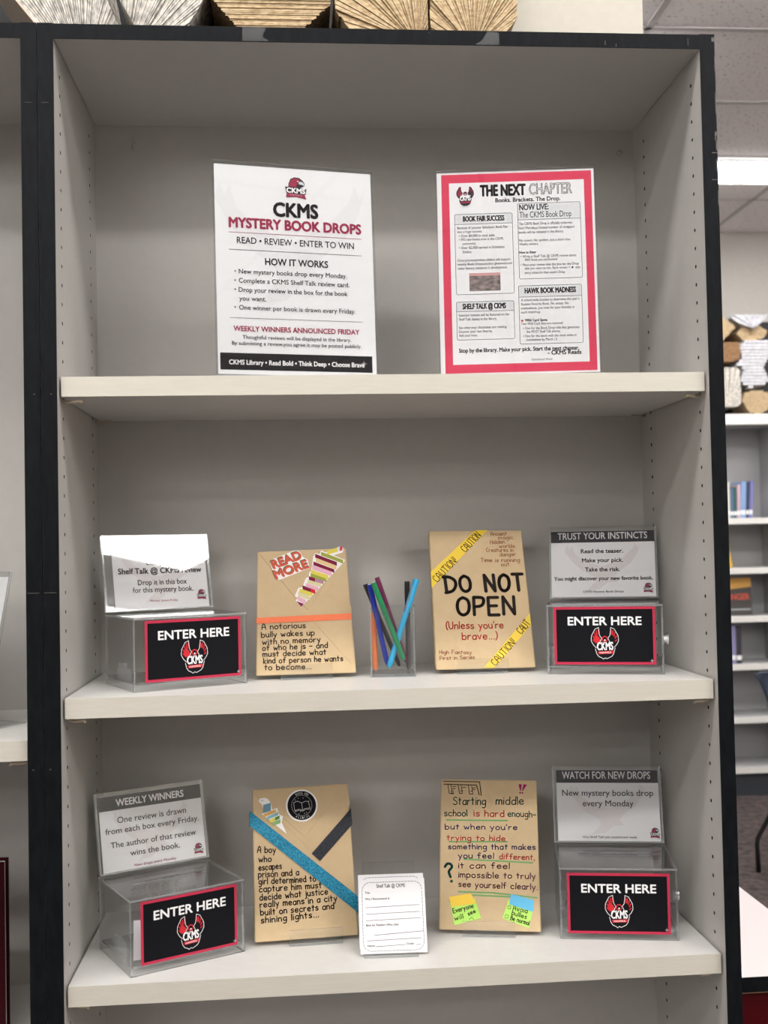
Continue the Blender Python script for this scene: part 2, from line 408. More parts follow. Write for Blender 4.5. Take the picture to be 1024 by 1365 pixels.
# ------------------------------------------------------------------ layout measured on each sheet, in millimetres (u, v)
SHAPE={
's1':{
 'outer':[(-109.5,296.0),(113.6,295.7),(106.4,4.5),(-111.0,-0.9)],
 'emblem':[(-12.8,277.7),(17.3,248.3)],
 'l1':[(-90.5,197.3),(93.3,196.3)],
 'l2':[(-91.0,173.5),(92.5,172.7)],
 'l3':[(-91.4,81.0),(90.4,79.2)],
 'bar':[(-105.5,33.5),(102.6,31.7),(101.8,8.7),(-105.5,11.0)],
 'star':[(90.6,21.9)],
 'dots':[[(-83.1,143.7)],[(-83.4,131.2)],[(-83.7,118.8)],[(-84.2,94.7)]],
},
's2':{
 'outer':[(-107.1,292.1),(111.7,293.4),(107.1,4.4),(-108.4,2.5)],
 'border':[(-102.1,285.9),(107.8,287.8),(102.3,7.0),(-102.5,6.1)],
 'inner':[(-91.5,273.8),(96.8,275.2),(92.7,19.2),(-91.8,18.0)],
 'emblem':[(-82.1,270.8),(-57.0,240.0)],
 'boxes':[[(2.6,242.0),(89.5,243.5),(87.8,136.5),(2.0,135.5)],[(-84.9,229.8),(-4.8,230.0),(-5.8,117.0),(-85.0,116.0)],[(-85.2,105.3),(-6.1,106.8),(-6.6,53.1),(-85.2,52.8)],[(1.2,125.8),(87.5,127.0),(86.1,45.5),(0.2,44.5)]],
 'heads':[[(2.6,242.0),(89.5,243.5),(88.8,220.5),(2.5,218.6)],[(-84.9,229.8),(-4.8,230.0),(-4.6,215.7),(-84.7,215.7)],[(-85.2,105.3),(-6.1,106.8),(-6.0,92.7),(-85.0,92.4)],[(1.2,125.8),(87.5,127.0),(87.0,110.9),(1.3,110.4)]],
 'photo':[(-66.6,145.8),(-23.9,146.6),(-24.0,121.4),(-66.7,120.6)],
 'icon':[(4.4,77.8)],
 'tick':[(75.3,150.5)],
},
'hA':{
 'card':[(-67.0,106.8),(74.7,104.5),(77.2,7.3),(-67.1,8.0)],
 'band':[(-63.9,106.0),(74.7,104.5),(73.5,86.9),(-64.1,85.8)],
 'emblem':[(58.3,31.5),(71.1,16.2)],
},
'hB':{
 'card':[(-78.7,110.9),(79.8,108.2),(79.3,7.8),(-78.7,8.9)],
 'band':[(-78.7,110.9),(79.8,108.2),(77.1,91.3),(-79.0,91.2)],
 'emblem':[(58.3,27.8),(75.3,10.4)],
},
'hC':{
 'card':[(-76.6,109.0),(78.8,111.3),(77.8,7.5),(-75.7,5.8)],
 'band':[(-76.6,109.0),(78.8,111.3),(78.0,90.9),(-75.8,88.3)],
 'emblem':[(59.5,27.8),(74.2,8.1)],
},
'hD':{
 'card':[(-75.5,111.3),(77.4,111.3),(78.1,8.8),(-74.8,7.2)],
 'band':[(-75.5,111.3),(77.4,111.3),(77.4,91.3),(-76.2,90.6)],
 'emblem':[(61.1,25.7),(76.7,9.8)],
},
'f':{
 'plate':[(-71.2,96.6),(70.0,95.3),(70.7,14.2),(-70.6,14.1)],
 'emblem':[(-19.8,66.4),(20.2,22.6)],
 'star':[(64.8,19.5)],
 'lock':[(76.3,45.8)],
},
'fA':{
 'plate':[(-66.3,93.6),(72.4,95.2),(72.1,11.9),(-65.7,11.9)],
},
'fC':{
 'plate':[(-67.2,93.6),(70.5,95.9),(69.5,13.5),(-67.3,11.2)],
},
'fD':{
 'plate':[(-70.7,93.1),(71.1,91.0),(69.4,8.3),(-70.8,8.8)],
},
'bA':{
 'front':[(-67.8,194.6),(66.5,198.3),(72.3,2.1),(-72.2,-3.5)],
 'ribbon':[(-71.0,88.0),(69.7,91.4),(70.5,81.7),(-71.1,79.0)],
 'flap1':[(-67.8,194.6),(66.5,198.3),(12.8,79.3),(-5.8,101.8)],
 'fold1':[(-67.1,189.6),(-14.4,118.8)],
 'fold2':[(-24.0,149.4),(6.1,109.8)],
 'fold3':[(11.6,82.0),(65.3,14.2)],
 'st1':[(-49.4,179.1),(-12.4,194.2),(-7.3,194.4),(-2.9,191.2),(0.6,183.5),(7.5,179.2),(10.1,166.7),(8.3,164.7),(-36.2,146.7),(-39.3,148.1),(-42.4,151.6)],
 'st2':[(15.9,183.1),(19.3,189.6),(26.2,187.5),(28.4,194.0),(35.3,190.3),(56.8,199.6),(61.2,198.8),(62.7,194.6),(60.8,189.7),(47.2,185.6),(64.0,177.1),(59.9,171.0),(53.9,164.9),(-4.4,102.9),(-12.8,113.1),(-8.9,117.7),(-13.4,120.7),(-7.8,133.5),(-1.5,134.3),(-0.1,139.0),(4.0,149.1),(8.4,151.0),(9.3,157.8),(11.9,160.5),(14.1,170.0)],
 'bars':[('green',[(28.3,191.4),(61.1,177.2),(60.8,171.2),(28.0,185.4)]),('maroon',[(19.2,188.3),(51.5,173.9),(51.2,167.7),(19.0,182.0)]),('tan',[(20.3,181.8),(50.5,168.1),(50.2,161.5),(20.0,175.1)]),('maroon',[(16.2,175.6),(47.2,162.1),(46.9,156.5),(16.0,169.9)]),('pink',[(14.2,170.4),(42.9,158.7),(42.5,151.1),(13.9,162.8)]),('yellow',[(12.0,162.7),(37.9,152.4),(37.6,145.9),(11.8,156.1)]),('green',[(11.2,156.9),(34.4,147.6),(34.2,141.7),(11.0,151.0)]),('maroon',[(8.5,151.9),(17.6,148.5),(17.3,142.7),(8.3,146.0)]),('mauve',[(17.6,148.5),(30.2,144.1),(30.0,138.3),(17.3,142.7)]),('cream',[(6.4,146.2),(26.3,139.9),(26.1,134.0),(6.2,140.4)]),('pink',[(3.7,141.2),(22.1,134.2),(21.8,127.7),(3.5,134.7)]),('maroon',[(-1.4,137.5),(10.7,132.5),(10.5,126.0),(-1.6,131.0)]),('red',[(10.7,132.5),(17.4,129.6),(17.1,123.1),(10.5,126.0)]),('yellow',[(-6.0,132.6),(13.0,125.9),(12.8,119.5),(-6.1,126.2)]),('cream',[(-8.2,128.4),(9.3,121.2),(9.0,113.2),(-8.4,120.3)]),('pink',[(-9.2,120.6),(2.8,114.2),(2.6,107.2),(-9.4,113.5)]),('yellow',[(37.5,193.1),(53.5,197.9),(53.2,190.9),(37.3,186.1)]),('silver',[(53.5,197.9),(57.0,199.0),(56.7,191.9),(53.2,190.9)]),('pinkred',[(57.0,199.0),(60.9,200.3),(60.6,193.2),(56.7,191.9)])],
 'tip':[(-11.5,112.7),(-0.2,108.1),(-4.3,103.2)],
},
'bB':{
 'front':[(-67.9,223.9),(75.8,222.3),(77.4,2.7),(-69.9,0.5)],
 'tape1':[(-70.4,153.1),(4.6,223.4),(23.0,223.0),(-69.2,128.1)],
 'tape2':[(76.1,84.6),(76.2,66.0),(16.4,1.8),(0.3,1.9)],
},
'bC':{
 'front':[(-70.5,212.1),(71.5,214.2),(72.6,0.6),(-73.2,-0.8)],
 'blue':[(-74.9,180.8),(76.3,51.5),(75.2,29.0),(-75.5,159.6)],
 'blk':[(73.4,176.2),(74.2,153.2),(23.8,104.3),(12.1,115.3)],
 'round':[(1.1,184.6),(24.4,183.3),(2.3,208.2)],
 'fold1':[(-70.5,210.7),(74.2,61.9)],
 'fold2':[(71.5,213.3),(3.5,139.5)],
 'fold3':[(72.6,182.6),(10.4,122.3)],
 'st':[(-59.9,198.2),(-52.1,198.6),(-47.7,196.4),(-43.6,189.8),(-42.3,181.0),(-35.3,183.0),(-32.2,173.3),(-26.7,170.6),(-29.4,162.1),(-26.5,154.8),(-22.5,144.9),(-35.3,156.1),(-58.0,175.5),(-54.1,178.5),(-57.3,189.0),(-61.6,194.0)],
 'bars':[('slate',[(-55.4,188.4),(-44.0,191.0),(-44.5,179.2),(-55.8,176.6)]),('orange',[(-54.9,175.3),(-37.0,181.4),(-37.2,176.8),(-55.0,170.7)]),('teal',[(-50.2,171.2),(-33.6,177.4),(-33.8,172.5),(-50.4,166.3)]),('yellow',[(-46.4,166.6),(-38.4,169.8),(-38.6,164.9),(-46.5,161.7)]),('dgreen',[(-38.4,169.8),(-31.9,172.1),(-32.1,167.2),(-38.6,164.9)]),('sgreen',[(-41.9,163.3),(-30.8,166.6),(-31.1,160.9),(-42.1,157.6)])],
},
'bD':{
 'front':[(-70.3,214.0),(72.8,213.7),(74.3,-0.2),(-70.5,1.6)],
 'underlines':[[(-60.7,153.7),(28.9,153.8)],[(-56.5,122.4),(28.5,123.6)],[(-34.5,98.0),(64.2,94.5)],[(-42.5,52.7),(7.7,51.9)],[(7.7,51.9),(69.6,46.5)],[(-21.6,48.3),(32.1,47.0)]],
 'qm':[(-62.5,86.8),(-59.1,91.0),(-54.3,90.7),(-52.3,86.6),(-55.6,82.3),(-56.7,79.2),(-54.1,72.6)],
 'qdot':[(-52.7,66.8)],
 'drawing':[[(-66.2,210.5),(-11.7,210.1),(-9.2,190.0)],[(-65.2,206.2),(-16.2,205.2),(-12.3,190.9)],[(-59.2,205.2),(-57.1,192.5),(-50.2,192.0)],[(-43.9,204.9),(-41.7,192.6),(-37.3,192.7)],[(-28.5,204.5),(-26.9,192.2),(-21.6,191.8)],[(-54.6,205.3),(-53.2,197.4)],[(-52.2,202.3),(-47.3,203.3)],[(-52.2,199.4),(-47.8,199.8)],[(-39.4,204.4),(-37.9,196.6)],[(-37.4,201.5),(-32.4,201.9)],[(-23.5,203.9),(-22.5,196.7)],[(-22.5,200.6),(-17.0,201.6)],[(-21.6,198.1),(-18.2,198.5)],[(-54.2,196.4),(-51.2,196.4),(-51.2,193.1),(-53.7,193.1),(-54.2,196.4)],[(-40.3,196.5),(-37.3,196.6),(-37.9,193.2)],[(-25.5,196.1),(-22.1,196.1),(-22.1,192.8)]],
 'x1':[(46.3,207.0),(51.2,207.1),(49.6,197.3),(48.5,197.3)],
 'x2':[(53.7,207.1),(59.0,206.5),(52.4,197.3),(51.2,197.7)],
 'xd1':[(48.4,194.4)],
 'xd2':[(51.9,194.4)],
 'n1t':[(-56.4,44.9),(-25.4,50.5),(-16.9,37.0),(-51.9,31.4)],
 'n1':[(-54.8,37.7),(-18.8,43.8),(-9.8,17.2),(-47.9,6.9)],
 'n2t':[(32.6,51.1),(65.4,42.8),(63.5,27.3),(30.5,36.7)],
 'n2':[(29.3,43.0),(64.2,33.9),(57.5,5.5),(20.1,17.9)],
 'f0':[(-26.7,14.7),(-25.4,16.8),(-22.6,16.9),(-20.7,15.2)],
 'fe1':[(-24.5,19.0)],
 'fe2':[(-21.6,19.6)],
 'c1':[(28.6,34.9),(32.3,34.1),(31.5,30.2),(27.8,31.0)],
 'c2':[(24.7,22.9),(28.6,21.9),(27.6,17.7),(23.7,18.6)],
},
'card':{
 'front':[(-46.2,96.9),(45.3,95.3),(47.0,-0.4),(-46.1,0.3)],
 'back':[(-47.7,103.0),(43.7,106.4)],
 'lines':[[(-37.1,59.6),(37.5,61.5)],[(-36.8,51.1),(37.6,52.5)],[(-36.8,42.7),(37.7,44.3)],[(-26.0,23.7),(41.7,27.3)],[(-36.2,16.8),(38.0,18.5)],[(-24.6,9.1),(16.1,10.7)],[(30.1,10.0),(36.8,10.5)]],
},
}
TEXT={
's1':[
 ('CKMS',-28.8,222.5,60.7,18.33,0.0,3,'black'),
 ('MYSTERY BOOK DROPS',-89.6,203.8,181.8,13.06,0.0,3,'maroon'),
 ('READ • REVIEW • ENTER TO WIN',-79.8,182.1,161.4,8.53,0.0,1,'dark'),
 ('HOW IT WORKS',-42.2,154.0,86.4,9.07,0.0,2,'dark'),
 ('New mystery books drop every Monday.',-78.3,140.6,148.7,6.25,0.0,1,'dark'),
 ('Complete a CKMS Shelf Talk review card.',-78.6,128.2,152.2,6.24,0.0,1,'dark'),
 ('Drop your review in the box for the book',-78.9,115.6,149.5,6.23,0.0,1,'dark'),
 ('you want.',-78.4,103.8,36.1,6.22,0.0,1,'dark'),
 ('One winner per book is drawn every Friday.',-78.9,91.4,159.7,6.21,0.0,1,'dark'),
 ('WEEKLY WINNERS ANNOUNCED FRIDAY',-86.9,62.4,172.4,6.68,0.0,2,'maroon'),
 ('Thoughtful reviews will be displayed in the library.',-75.0,51.9,148.5,4.95,0.0,1,'dark'),
 ('By submitting a review,you agree it may be posted publicly.',-89.5,43.5,177.5,4.93,0.0,1,'dark'),
 ('CKMS Library • Read Bold • Think Deep • Choose Brave',-93.8,17.1,185.0,6.15,0.0,2,'white'),
],
's2':[
 ('THE NEXT',-48.3,255.0,61.9,15.11,0.0,3,'black'),
 ('CHAPTER',19.2,255.2,58.7,15.09,0.0,-1,'black'),
 ('Books. Brackets. The Drop.',-27.8,245.6,89.5,5.72,0.0,2,'dark'),
 ('NOW LIVE:',4.9,233.3,40.0,7.79,0.0,2,'dark'),
 ('The CKMS Book Drop',4.6,222.5,71.6,8.3,0.0,0,'dark'),
 ('BOOK FAIR SUCCESS',-73.2,219.7,56.8,7.01,0.0,3,'dark'),
 ('SHELF TALK @ CKMS',-76.6,96.1,59.0,7.18,0.0,3,'dark'),
 ('HAWK BOOK MADNESS',9.2,115.8,69.7,7.18,0.0,3,'dark'),
 ('The CKMS Book Drop is officially underway.',3.6,212.1,74.2,3.62,0.0,0,'dark'),
 ('Each Monday,a limited number of wrapped',3.4,206.1,76.1,3.62,0.0,0,'dark'),
 ('books will be released in the library.',3.2,200.1,61.6,3.62,0.0,0,'dark'),
 ('No covers. No spoilers. Just a short clue.',3.4,188.6,70.6,3.62,0.0,0,'dark'),
 ('Weekly winners.',3.3,183.4,26.4,3.61,0.0,0,'dark'),
 ('How to Enter',3.2,171.7,23.1,3.61,0.0,2,'dark'),
 ('• Write a Shelf Talk @ CKMS review about',4.8,165.9,76.4,3.61,0.0,0,'dark'),
 ('ANY book you recommend.',10.2,161.1,45.4,3.6,0.0,0,'dark'),
 ('• Place your review into the box for the Drop',4.5,154.0,79.7,3.6,0.0,0,'dark'),
 ('title you want to win. Each review =      one',9.8,149.0,75.9,3.6,0.0,0,'dark'),
 ("entry ticket for that week's Drop.",9.7,142.8,55.9,3.6,0.0,0,'dark'),
 ('Because of you,our Scholastic Book Fair',-81.5,209.0,69.9,3.63,0.0,0,'dark'),
 ('was a huge success.',-81.7,203.5,34.6,3.63,0.0,0,'dark'),
 ('• Over $4,000 in total sales',-79.5,197.5,49.5,3.63,0.0,0,'dark'),
 ('• 592 new books now in the CKMS',-79.7,192.3,61.3,3.62,0.0,0,'dark'),
 ('community',-74.8,186.5,18.4,3.62,0.0,0,'dark'),
 ('• Over $2,000 earned in Scholastic',-79.7,180.6,63.0,3.62,0.0,0,'dark'),
 ('Dollars',-74.8,174.7,11.9,3.62,0.0,0,'dark'),
 ('Once processed,these dollars will support',-82.1,163.0,73.0,3.61,0.0,0,'dark'),
 ('weekly Book Drops,student giveaways,and',-82.2,157.5,74.8,3.61,0.0,0,'dark'),
 ('other literacy initiatives in development.',-81.9,151.7,68.2,3.61,0.0,0,'dark'),
 ('Selected reviews will be featured on the',-82.2,85.7,69.0,3.59,0.0,0,'dark'),
 ('Shelf Talk display in the library.',-82.3,80.1,52.2,3.58,0.0,0,'dark'),
 ('See what your classmates are reading.',-82.6,68.4,65.9,3.58,0.0,0,'dark'),
 ('Discover your next favorite.',-82.7,62.9,45.9,3.58,0.0,0,'dark'),
 ('Add your voice.',-82.6,57.6,25.6,3.57,0.0,0,'dark'),
 ("A school-wide bracket to determine this year's",3.6,104.7,79.5,3.58,0.0,0,'dark'),
 ('Student Favorite Book. No essays. No',3.5,99.0,65.2,3.58,0.0,0,'dark'),
 ('explanations. Just vote for your favorite in',3.3,93.4,72.7,3.58,0.0,0,'dark'),
 ('each matchup.',3.1,87.7,27.0,3.58,0.0,0,'dark'),
 ('Wild Card Spots',8.1,76.4,30.5,3.57,0.0,2,'dark'),
 ('Two Wild Card slots are reserved:',2.7,71.6,57.4,3.57,0.0,0,'dark'),
 ('• One for the Book Drop title that generates',5.3,65.2,77.1,3.57,0.0,0,'dark'),
 ('the MOST Shelf Talk entries.',9.9,60.3,46.4,3.57,0.0,0,'dark'),
 ('• One for the book with the most write-in',4.9,54.3,72.8,3.57,0.0,0,'dark'),
 ('nominations by March 13.',9.5,49.2,42.4,3.56,0.0,0,'dark'),
 ('Stop by the library. Make your pick. Start the next chapter.',-83.1,35.4,163.9,5.6,0.0,2,'dark'),
 ('- CKMS Reads',38.4,29.5,45.3,5.58,0.0,2,'black'),
 ('Questions? Email',15.8,22.1,28.1,2.79,0.0,0,'dark'),
],
'hA':[
 ('ENTER TO WIN',-35.4,89.6,86.0,10.7,0.0,2,'white'),
 ('Complete a',-17.5,70.8,48.5,7.78,0.0,1,'dark'),
 ('Shelf Talk @ CKMS review',-59.2,58.1,127.3,8.13,0.0,2,'black'),
 ('Drop it in this box',-31.4,41.1,74.9,7.68,0.0,1,'dark'),
 ('for this mystery book.',-39.8,30.1,92.4,7.64,0.0,1,'dark'),
 ('Winner drawn Friday',-15.6,15.7,43.2,3.35,0.0,0,'maroon'),
],
'hB':[
 ('TRUST YOUR INSTINCTS',-68.1,96.3,136.0,10.28,0.0,1,'white'),
 ('Read the teaser.',-32.7,74.3,63.6,6.19,0.0,2,'dark'),
 ('Make your pick.',-31.3,59.9,61.7,6.17,0.0,2,'dark'),
 ('Take the risk.',-26.9,45.5,52.3,6.14,0.0,2,'dark'),
 ('You might discover your new favorite book.',-74.5,31.7,148.8,5.71,0.0,2,'dark'),
 ('CKMS Mystery Book Drops',-31.2,12.4,61.5,3.26,0.0,1,'dark'),
],
'hC':[
 ('WEEKLY WINNERS',-50.8,94.8,102.1,9.37,0.0,2,'white'),
 ('One review is drawn',-50.8,71.2,103.7,8.37,0.0,1,'dark'),
 ('from each box every Friday.',-69.2,57.5,140.6,7.83,0.0,1,'dark'),
 ('The author of that review',-63.0,38.2,128.2,7.8,0.0,1,'dark'),
 ('wins the book.',-35.8,24.0,74.4,7.84,0.0,1,'dark'),
 ('New drops every Monday.',-30.9,8.6,63.1,3.68,0.0,1,'maroon'),
],
'hD':[
 ('WATCH FOR NEW DROPS',-66.0,97.0,132.2,10.54,0.0,1,'white'),
 ('New mystery books drop',-66.9,71.8,136.2,8.72,0.0,1,'dark'),
 ('every Monday',-36.5,56.5,75.8,8.67,0.0,1,'dark'),
 ('One Shelf Talk per student per week',-38.4,10.1,80.8,3.21,0.0,1,'dark'),
],
'f':[
 ('ENTER HERE',-50.9,70.1,102.2,11.51,0.0,2,'white'),
],
'bA':[
 ('A notorious',-62.6,70.1,63.5,8.42,0.013,1.35,'ink'),
 ('bully wakes up',-63.2,57.9,76.7,8.36,0.019,1.35,'ink'),
 ('with no memory',-62.1,47.1,84.1,8.32,0.017,1.35,'ink'),
 ('of who he is - and',-62.3,37.8,94.2,8.27,0.016,1.35,'ink'),
 ('must decide what',-61.7,28.5,91.1,8.23,0.008,1.35,'ink'),
 ('kind of person he wants',-60.8,18.4,114.0,8.19,0.002,1.35,'ink'),
 ('to become...',-59.7,8.6,66.7,8.15,-0.006,1.35,'ink'),
],
'bA2':[
 ('READ',-43.1,165.2,45.4,13.04,0.365,3,'x'),
 ('MORE',-39.9,148.8,52.1,12.93,0.351,3,'x'),
],
'bB':[
 ('• Ancient',23.1,212.8,29.1,6.37,0.022,0.8,'rust'),
 ('magic.',39.0,206.1,25.2,6.35,0.028,0.8,'rust'),
 ('• Hidden',21.1,198.9,27.1,6.32,0.025,0.8,'rust'),
 ('worlds.',38.8,192.1,26.0,6.3,0.002,0.8,'rust'),
 ('• Creatures in',13.9,186.3,46.1,6.28,-0.022,0.8,'rust'),
 ('danger.',38.6,178.1,26.9,6.26,0.008,0.8,'rust'),
 ('• Time is running',3.4,169.5,65.1,6.22,-0.016,0.8,'rust'),
 ('out.',39.5,161.5,15.0,6.21,0.046,0.8,'rust'),
 ('DO',-47.4,121.1,38.2,25.34,0.029,5.0,'ink'),
 ('NOT',13.0,121.1,57.7,26.44,-0.003,5.2,'ink'),
 ('OPEN',-32.6,83.9,85.7,27.87,-0.009,5.0,'ink'),
 ("(Unless you're",-51.0,63.2,85.1,10.77,-0.014,1.5,'redink'),
 ('brave...)',-28.1,45.7,51.8,10.68,-0.007,1.5,'redink'),
 ('High Fantasy',-63.6,24.5,47.7,5.74,-0.026,0.75,'rust'),
 ('First in Series',-63.2,15.3,51.3,5.72,0.003,0.75,'rust'),
 ('CAUTION!',-59.6,137.2,47.7,11.2,0.808,1.15,'ink'),
 ('CAUTION',-13.0,185.5,37.5,11.71,0.809,1.15,'ink'),
 ('CAUTION!',18.0,3.8,48.6,10.47,0.815,1.15,'ink'),
 ('CAUT',60.5,51.6,22.6,10.96,0.813,1.15,'ink'),
],
'bC':[
 ('A boy',-65.8,121.4,26.1,8.56,-0.061,1.45,'ink'),
 ('who',-64.2,108.4,17.8,8.51,-0.031,1.45,'ink'),
 ('escapes',-64.6,96.6,32.5,8.45,0.021,1.45,'ink'),
 ('prison and a',-65.5,87.2,57.6,8.41,-0.007,1.45,'ink'),
 ('girl determined to',-65.2,77.7,81.2,8.36,-0.014,1.45,'ink'),
 ('capture him must',-65.0,67.0,88.7,8.31,0.005,1.45,'ink'),
 ('decide what justice',-64.5,55.7,96.5,8.26,0.023,1.45,'ink'),
 ('really means in a city',-64.3,46.1,109.0,8.22,0.019,1.45,'ink'),
 ('built on secrets and',-63.8,35.8,103.6,8.17,0.02,1.45,'ink'),
 ('shining lights...',-63.6,25.3,80.9,8.12,0.036,1.45,'ink'),
],
'bD':[
 ('Starting',-51.0,176.0,48.1,11.27,0.01,1.35,'greenink'),
 ('middle',12.7,177.0,40.5,11.22,0.01,1.35,'greenink'),
 ('school',-64.1,159.2,33.7,9.25,0.011,1.35,'greenink'),
 ('is hard',-20.2,159.4,44.3,9.22,-0.006,1.35,'redink'),
 ('enough-',30.0,159.9,40.9,8.8,-0.021,1.35,'greenink'),
 ("but when you're",-62.5,140.3,105.3,7.63,0.004,1.25,'navyink'),
 ('trying to hide',-59.8,124.2,85.1,7.94,0.003,1.25,'redink'),
 ('something that makes',-57.8,112.0,126.7,7.51,0.008,1.25,'navyink'),
 ('you feel',-42.8,99.2,50.9,7.83,0.009,1.25,'navyink'),
 ('different,',16.7,98.9,50.4,7.79,-0.013,1.25,'redink'),
 ('it can feel',-42.7,85.3,73.5,8.14,0.005,1.25,'plumink'),
 ('impossible to truly',-42.6,72.4,110.6,8.08,-0.002,1.25,'plumink'),
 ('see yourself clearly.',-42.6,59.6,113.0,8.03,-0.021,1.25,'plumink'),
 ('Everyone',-49.6,23.1,30.0,6.08,0.274,1.0,'ink'),
 ('will',-47.4,13.2,12.5,6.05,0.28,1.0,'ink'),
 ('see',-28.2,20.3,11.2,5.35,0.381,1.0,'ink'),
 ('Avoid',35.2,29.2,20.2,6.42,-0.191,1.0,'ink'),
 ('bullies',33.3,22.9,21.0,6.04,-0.25,1.0,'ink'),
 ('Be normal',31.3,16.0,26.8,6.02,-0.264,1.0,'ink'),
],
'card':[
 ('Shelf Talk @ CKMS',-21.3,85.3,39.9,4.72,0.0,1,'dark'),
 ('Title:',-37.4,77.8,7.1,2.87,0.0,1,'dark'),
 ('Why I Recommend It:',-37.7,69.5,34.2,2.85,0.0,1,'dark'),
 ('Best for Readers Who Like:',-37.0,35.5,44.7,2.8,0.0,1,'dark'),
 ('Name',-35.9,9.2,10.0,2.76,0.0,1,'dark'),
 ('Grade',17.4,10.4,10.0,2.76,0.0,1,'dark'),
],
}
PENS={
 'orange':[(-0.0154,0.17,1.2548),(-0.0176,0.172,1.3388)],
 'blue':[(0.0012,0.163,1.2634),(-0.023,0.157,1.3807)],
 'black':[(0.0192,0.167,1.2606),(-0.0289,0.168,1.3811)],
 'green':[(0.0243,0.1475,1.2708),(-0.0184,0.1455,1.3838)],
 'purple':[(0.0303,0.178,1.2649),(-0.0106,0.18,1.3904)],
 'black2':[(0.034,0.181,1.2535),(0.0344,0.184,1.3834)],
 'sky':[(0.002,0.15,1.2604),(0.0468,0.168,1.3862)],
}

# ------------------------------------------------------------------ setting
def struct(name, mb, **k):
    return mb.build(name, kind='structure', **k)
X0, X1, Y0, Y1 = -4.6, 4.6, -6.6, 4.92
b = MB(); b.box(X0, X1, Y0, Y1, -0.1, 0, CARPET); struct('floor', b)
b = MB(); b.box(X0, X1, Y0, Y1, ZC, ZC + 0.1, TILE)
for i in range(-5, 4):
    x = 1.16 + 1.21 * i
    if X0 < x < X1: b.box(x - 0.012, x + 0.012, Y0, Y1, ZC - 0.004, ZC, TBAR)
for j in range(-14, 5):
    y = 2.357 + 0.645 * j
    if Y0 < y < Y1: b.box(X0, X1, y - 0.012, y + 0.012, ZC - 0.004, ZC, TBAR)
struct('ceiling', b)
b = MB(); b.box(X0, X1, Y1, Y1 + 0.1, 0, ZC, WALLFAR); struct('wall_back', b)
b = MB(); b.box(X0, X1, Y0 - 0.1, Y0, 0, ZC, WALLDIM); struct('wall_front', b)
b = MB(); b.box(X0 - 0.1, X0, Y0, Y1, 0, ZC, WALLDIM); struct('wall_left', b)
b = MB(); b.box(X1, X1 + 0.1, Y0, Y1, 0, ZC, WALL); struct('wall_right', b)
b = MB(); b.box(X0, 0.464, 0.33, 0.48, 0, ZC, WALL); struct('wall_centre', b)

def ceiling_light(x, y, d, label):
    t = thing('ceiling_light', label, 'ceiling light', (x, y, ZC - 0.004), group='fluorescent ceiling lights')
    b = MB(); w = 0.60
    for a in ((-w, w, -d, -d + .012), (-w, w, d - .012, d), (-w, -w + .012, -d + .012, d - .012), (w - .012, w, -d + .012, d - .012)): b.box(*a, -0.012, 0, LIGHTFRAME)
    b.build('frame', t)
    b = MB(); b.box(-w + .0122, w - .0122, -d + .0122, d - .0122, -0.022 if y > 3.8 and x > 1 or y in (-0.695, -1.985) else -0.07, -0.002, DIFFUSER); b.build('diffuser', t)  # other panels get a deeper added lens to throw light on the ceiling
    return t
for x, y, d in LIGHTS:
    if y == 3.82 and x < 2: l = 'lit fluorescent ceiling panel in the row seen beside the upper right of the black-edged bookcase'  # also given to the hidden panel added for ceiling brightness
    elif y == 3.82: l = 'lit fluorescent ceiling panel nearest the far wall, beyond the first'
    else: l = 'lit long fluorescent panel set in the tiled ceiling, unseen, one of the inferred and added fill panels'
    ceiling_light(x, y, d, l)

# ------------------------------------------------------------------ bookcases
HW, DEP, ZT = 0.432, 0.2967, 2.105
TS = 0.0205
SHELVES = (1.66449, 1.24804, 0.8817)
ST = 0.0259

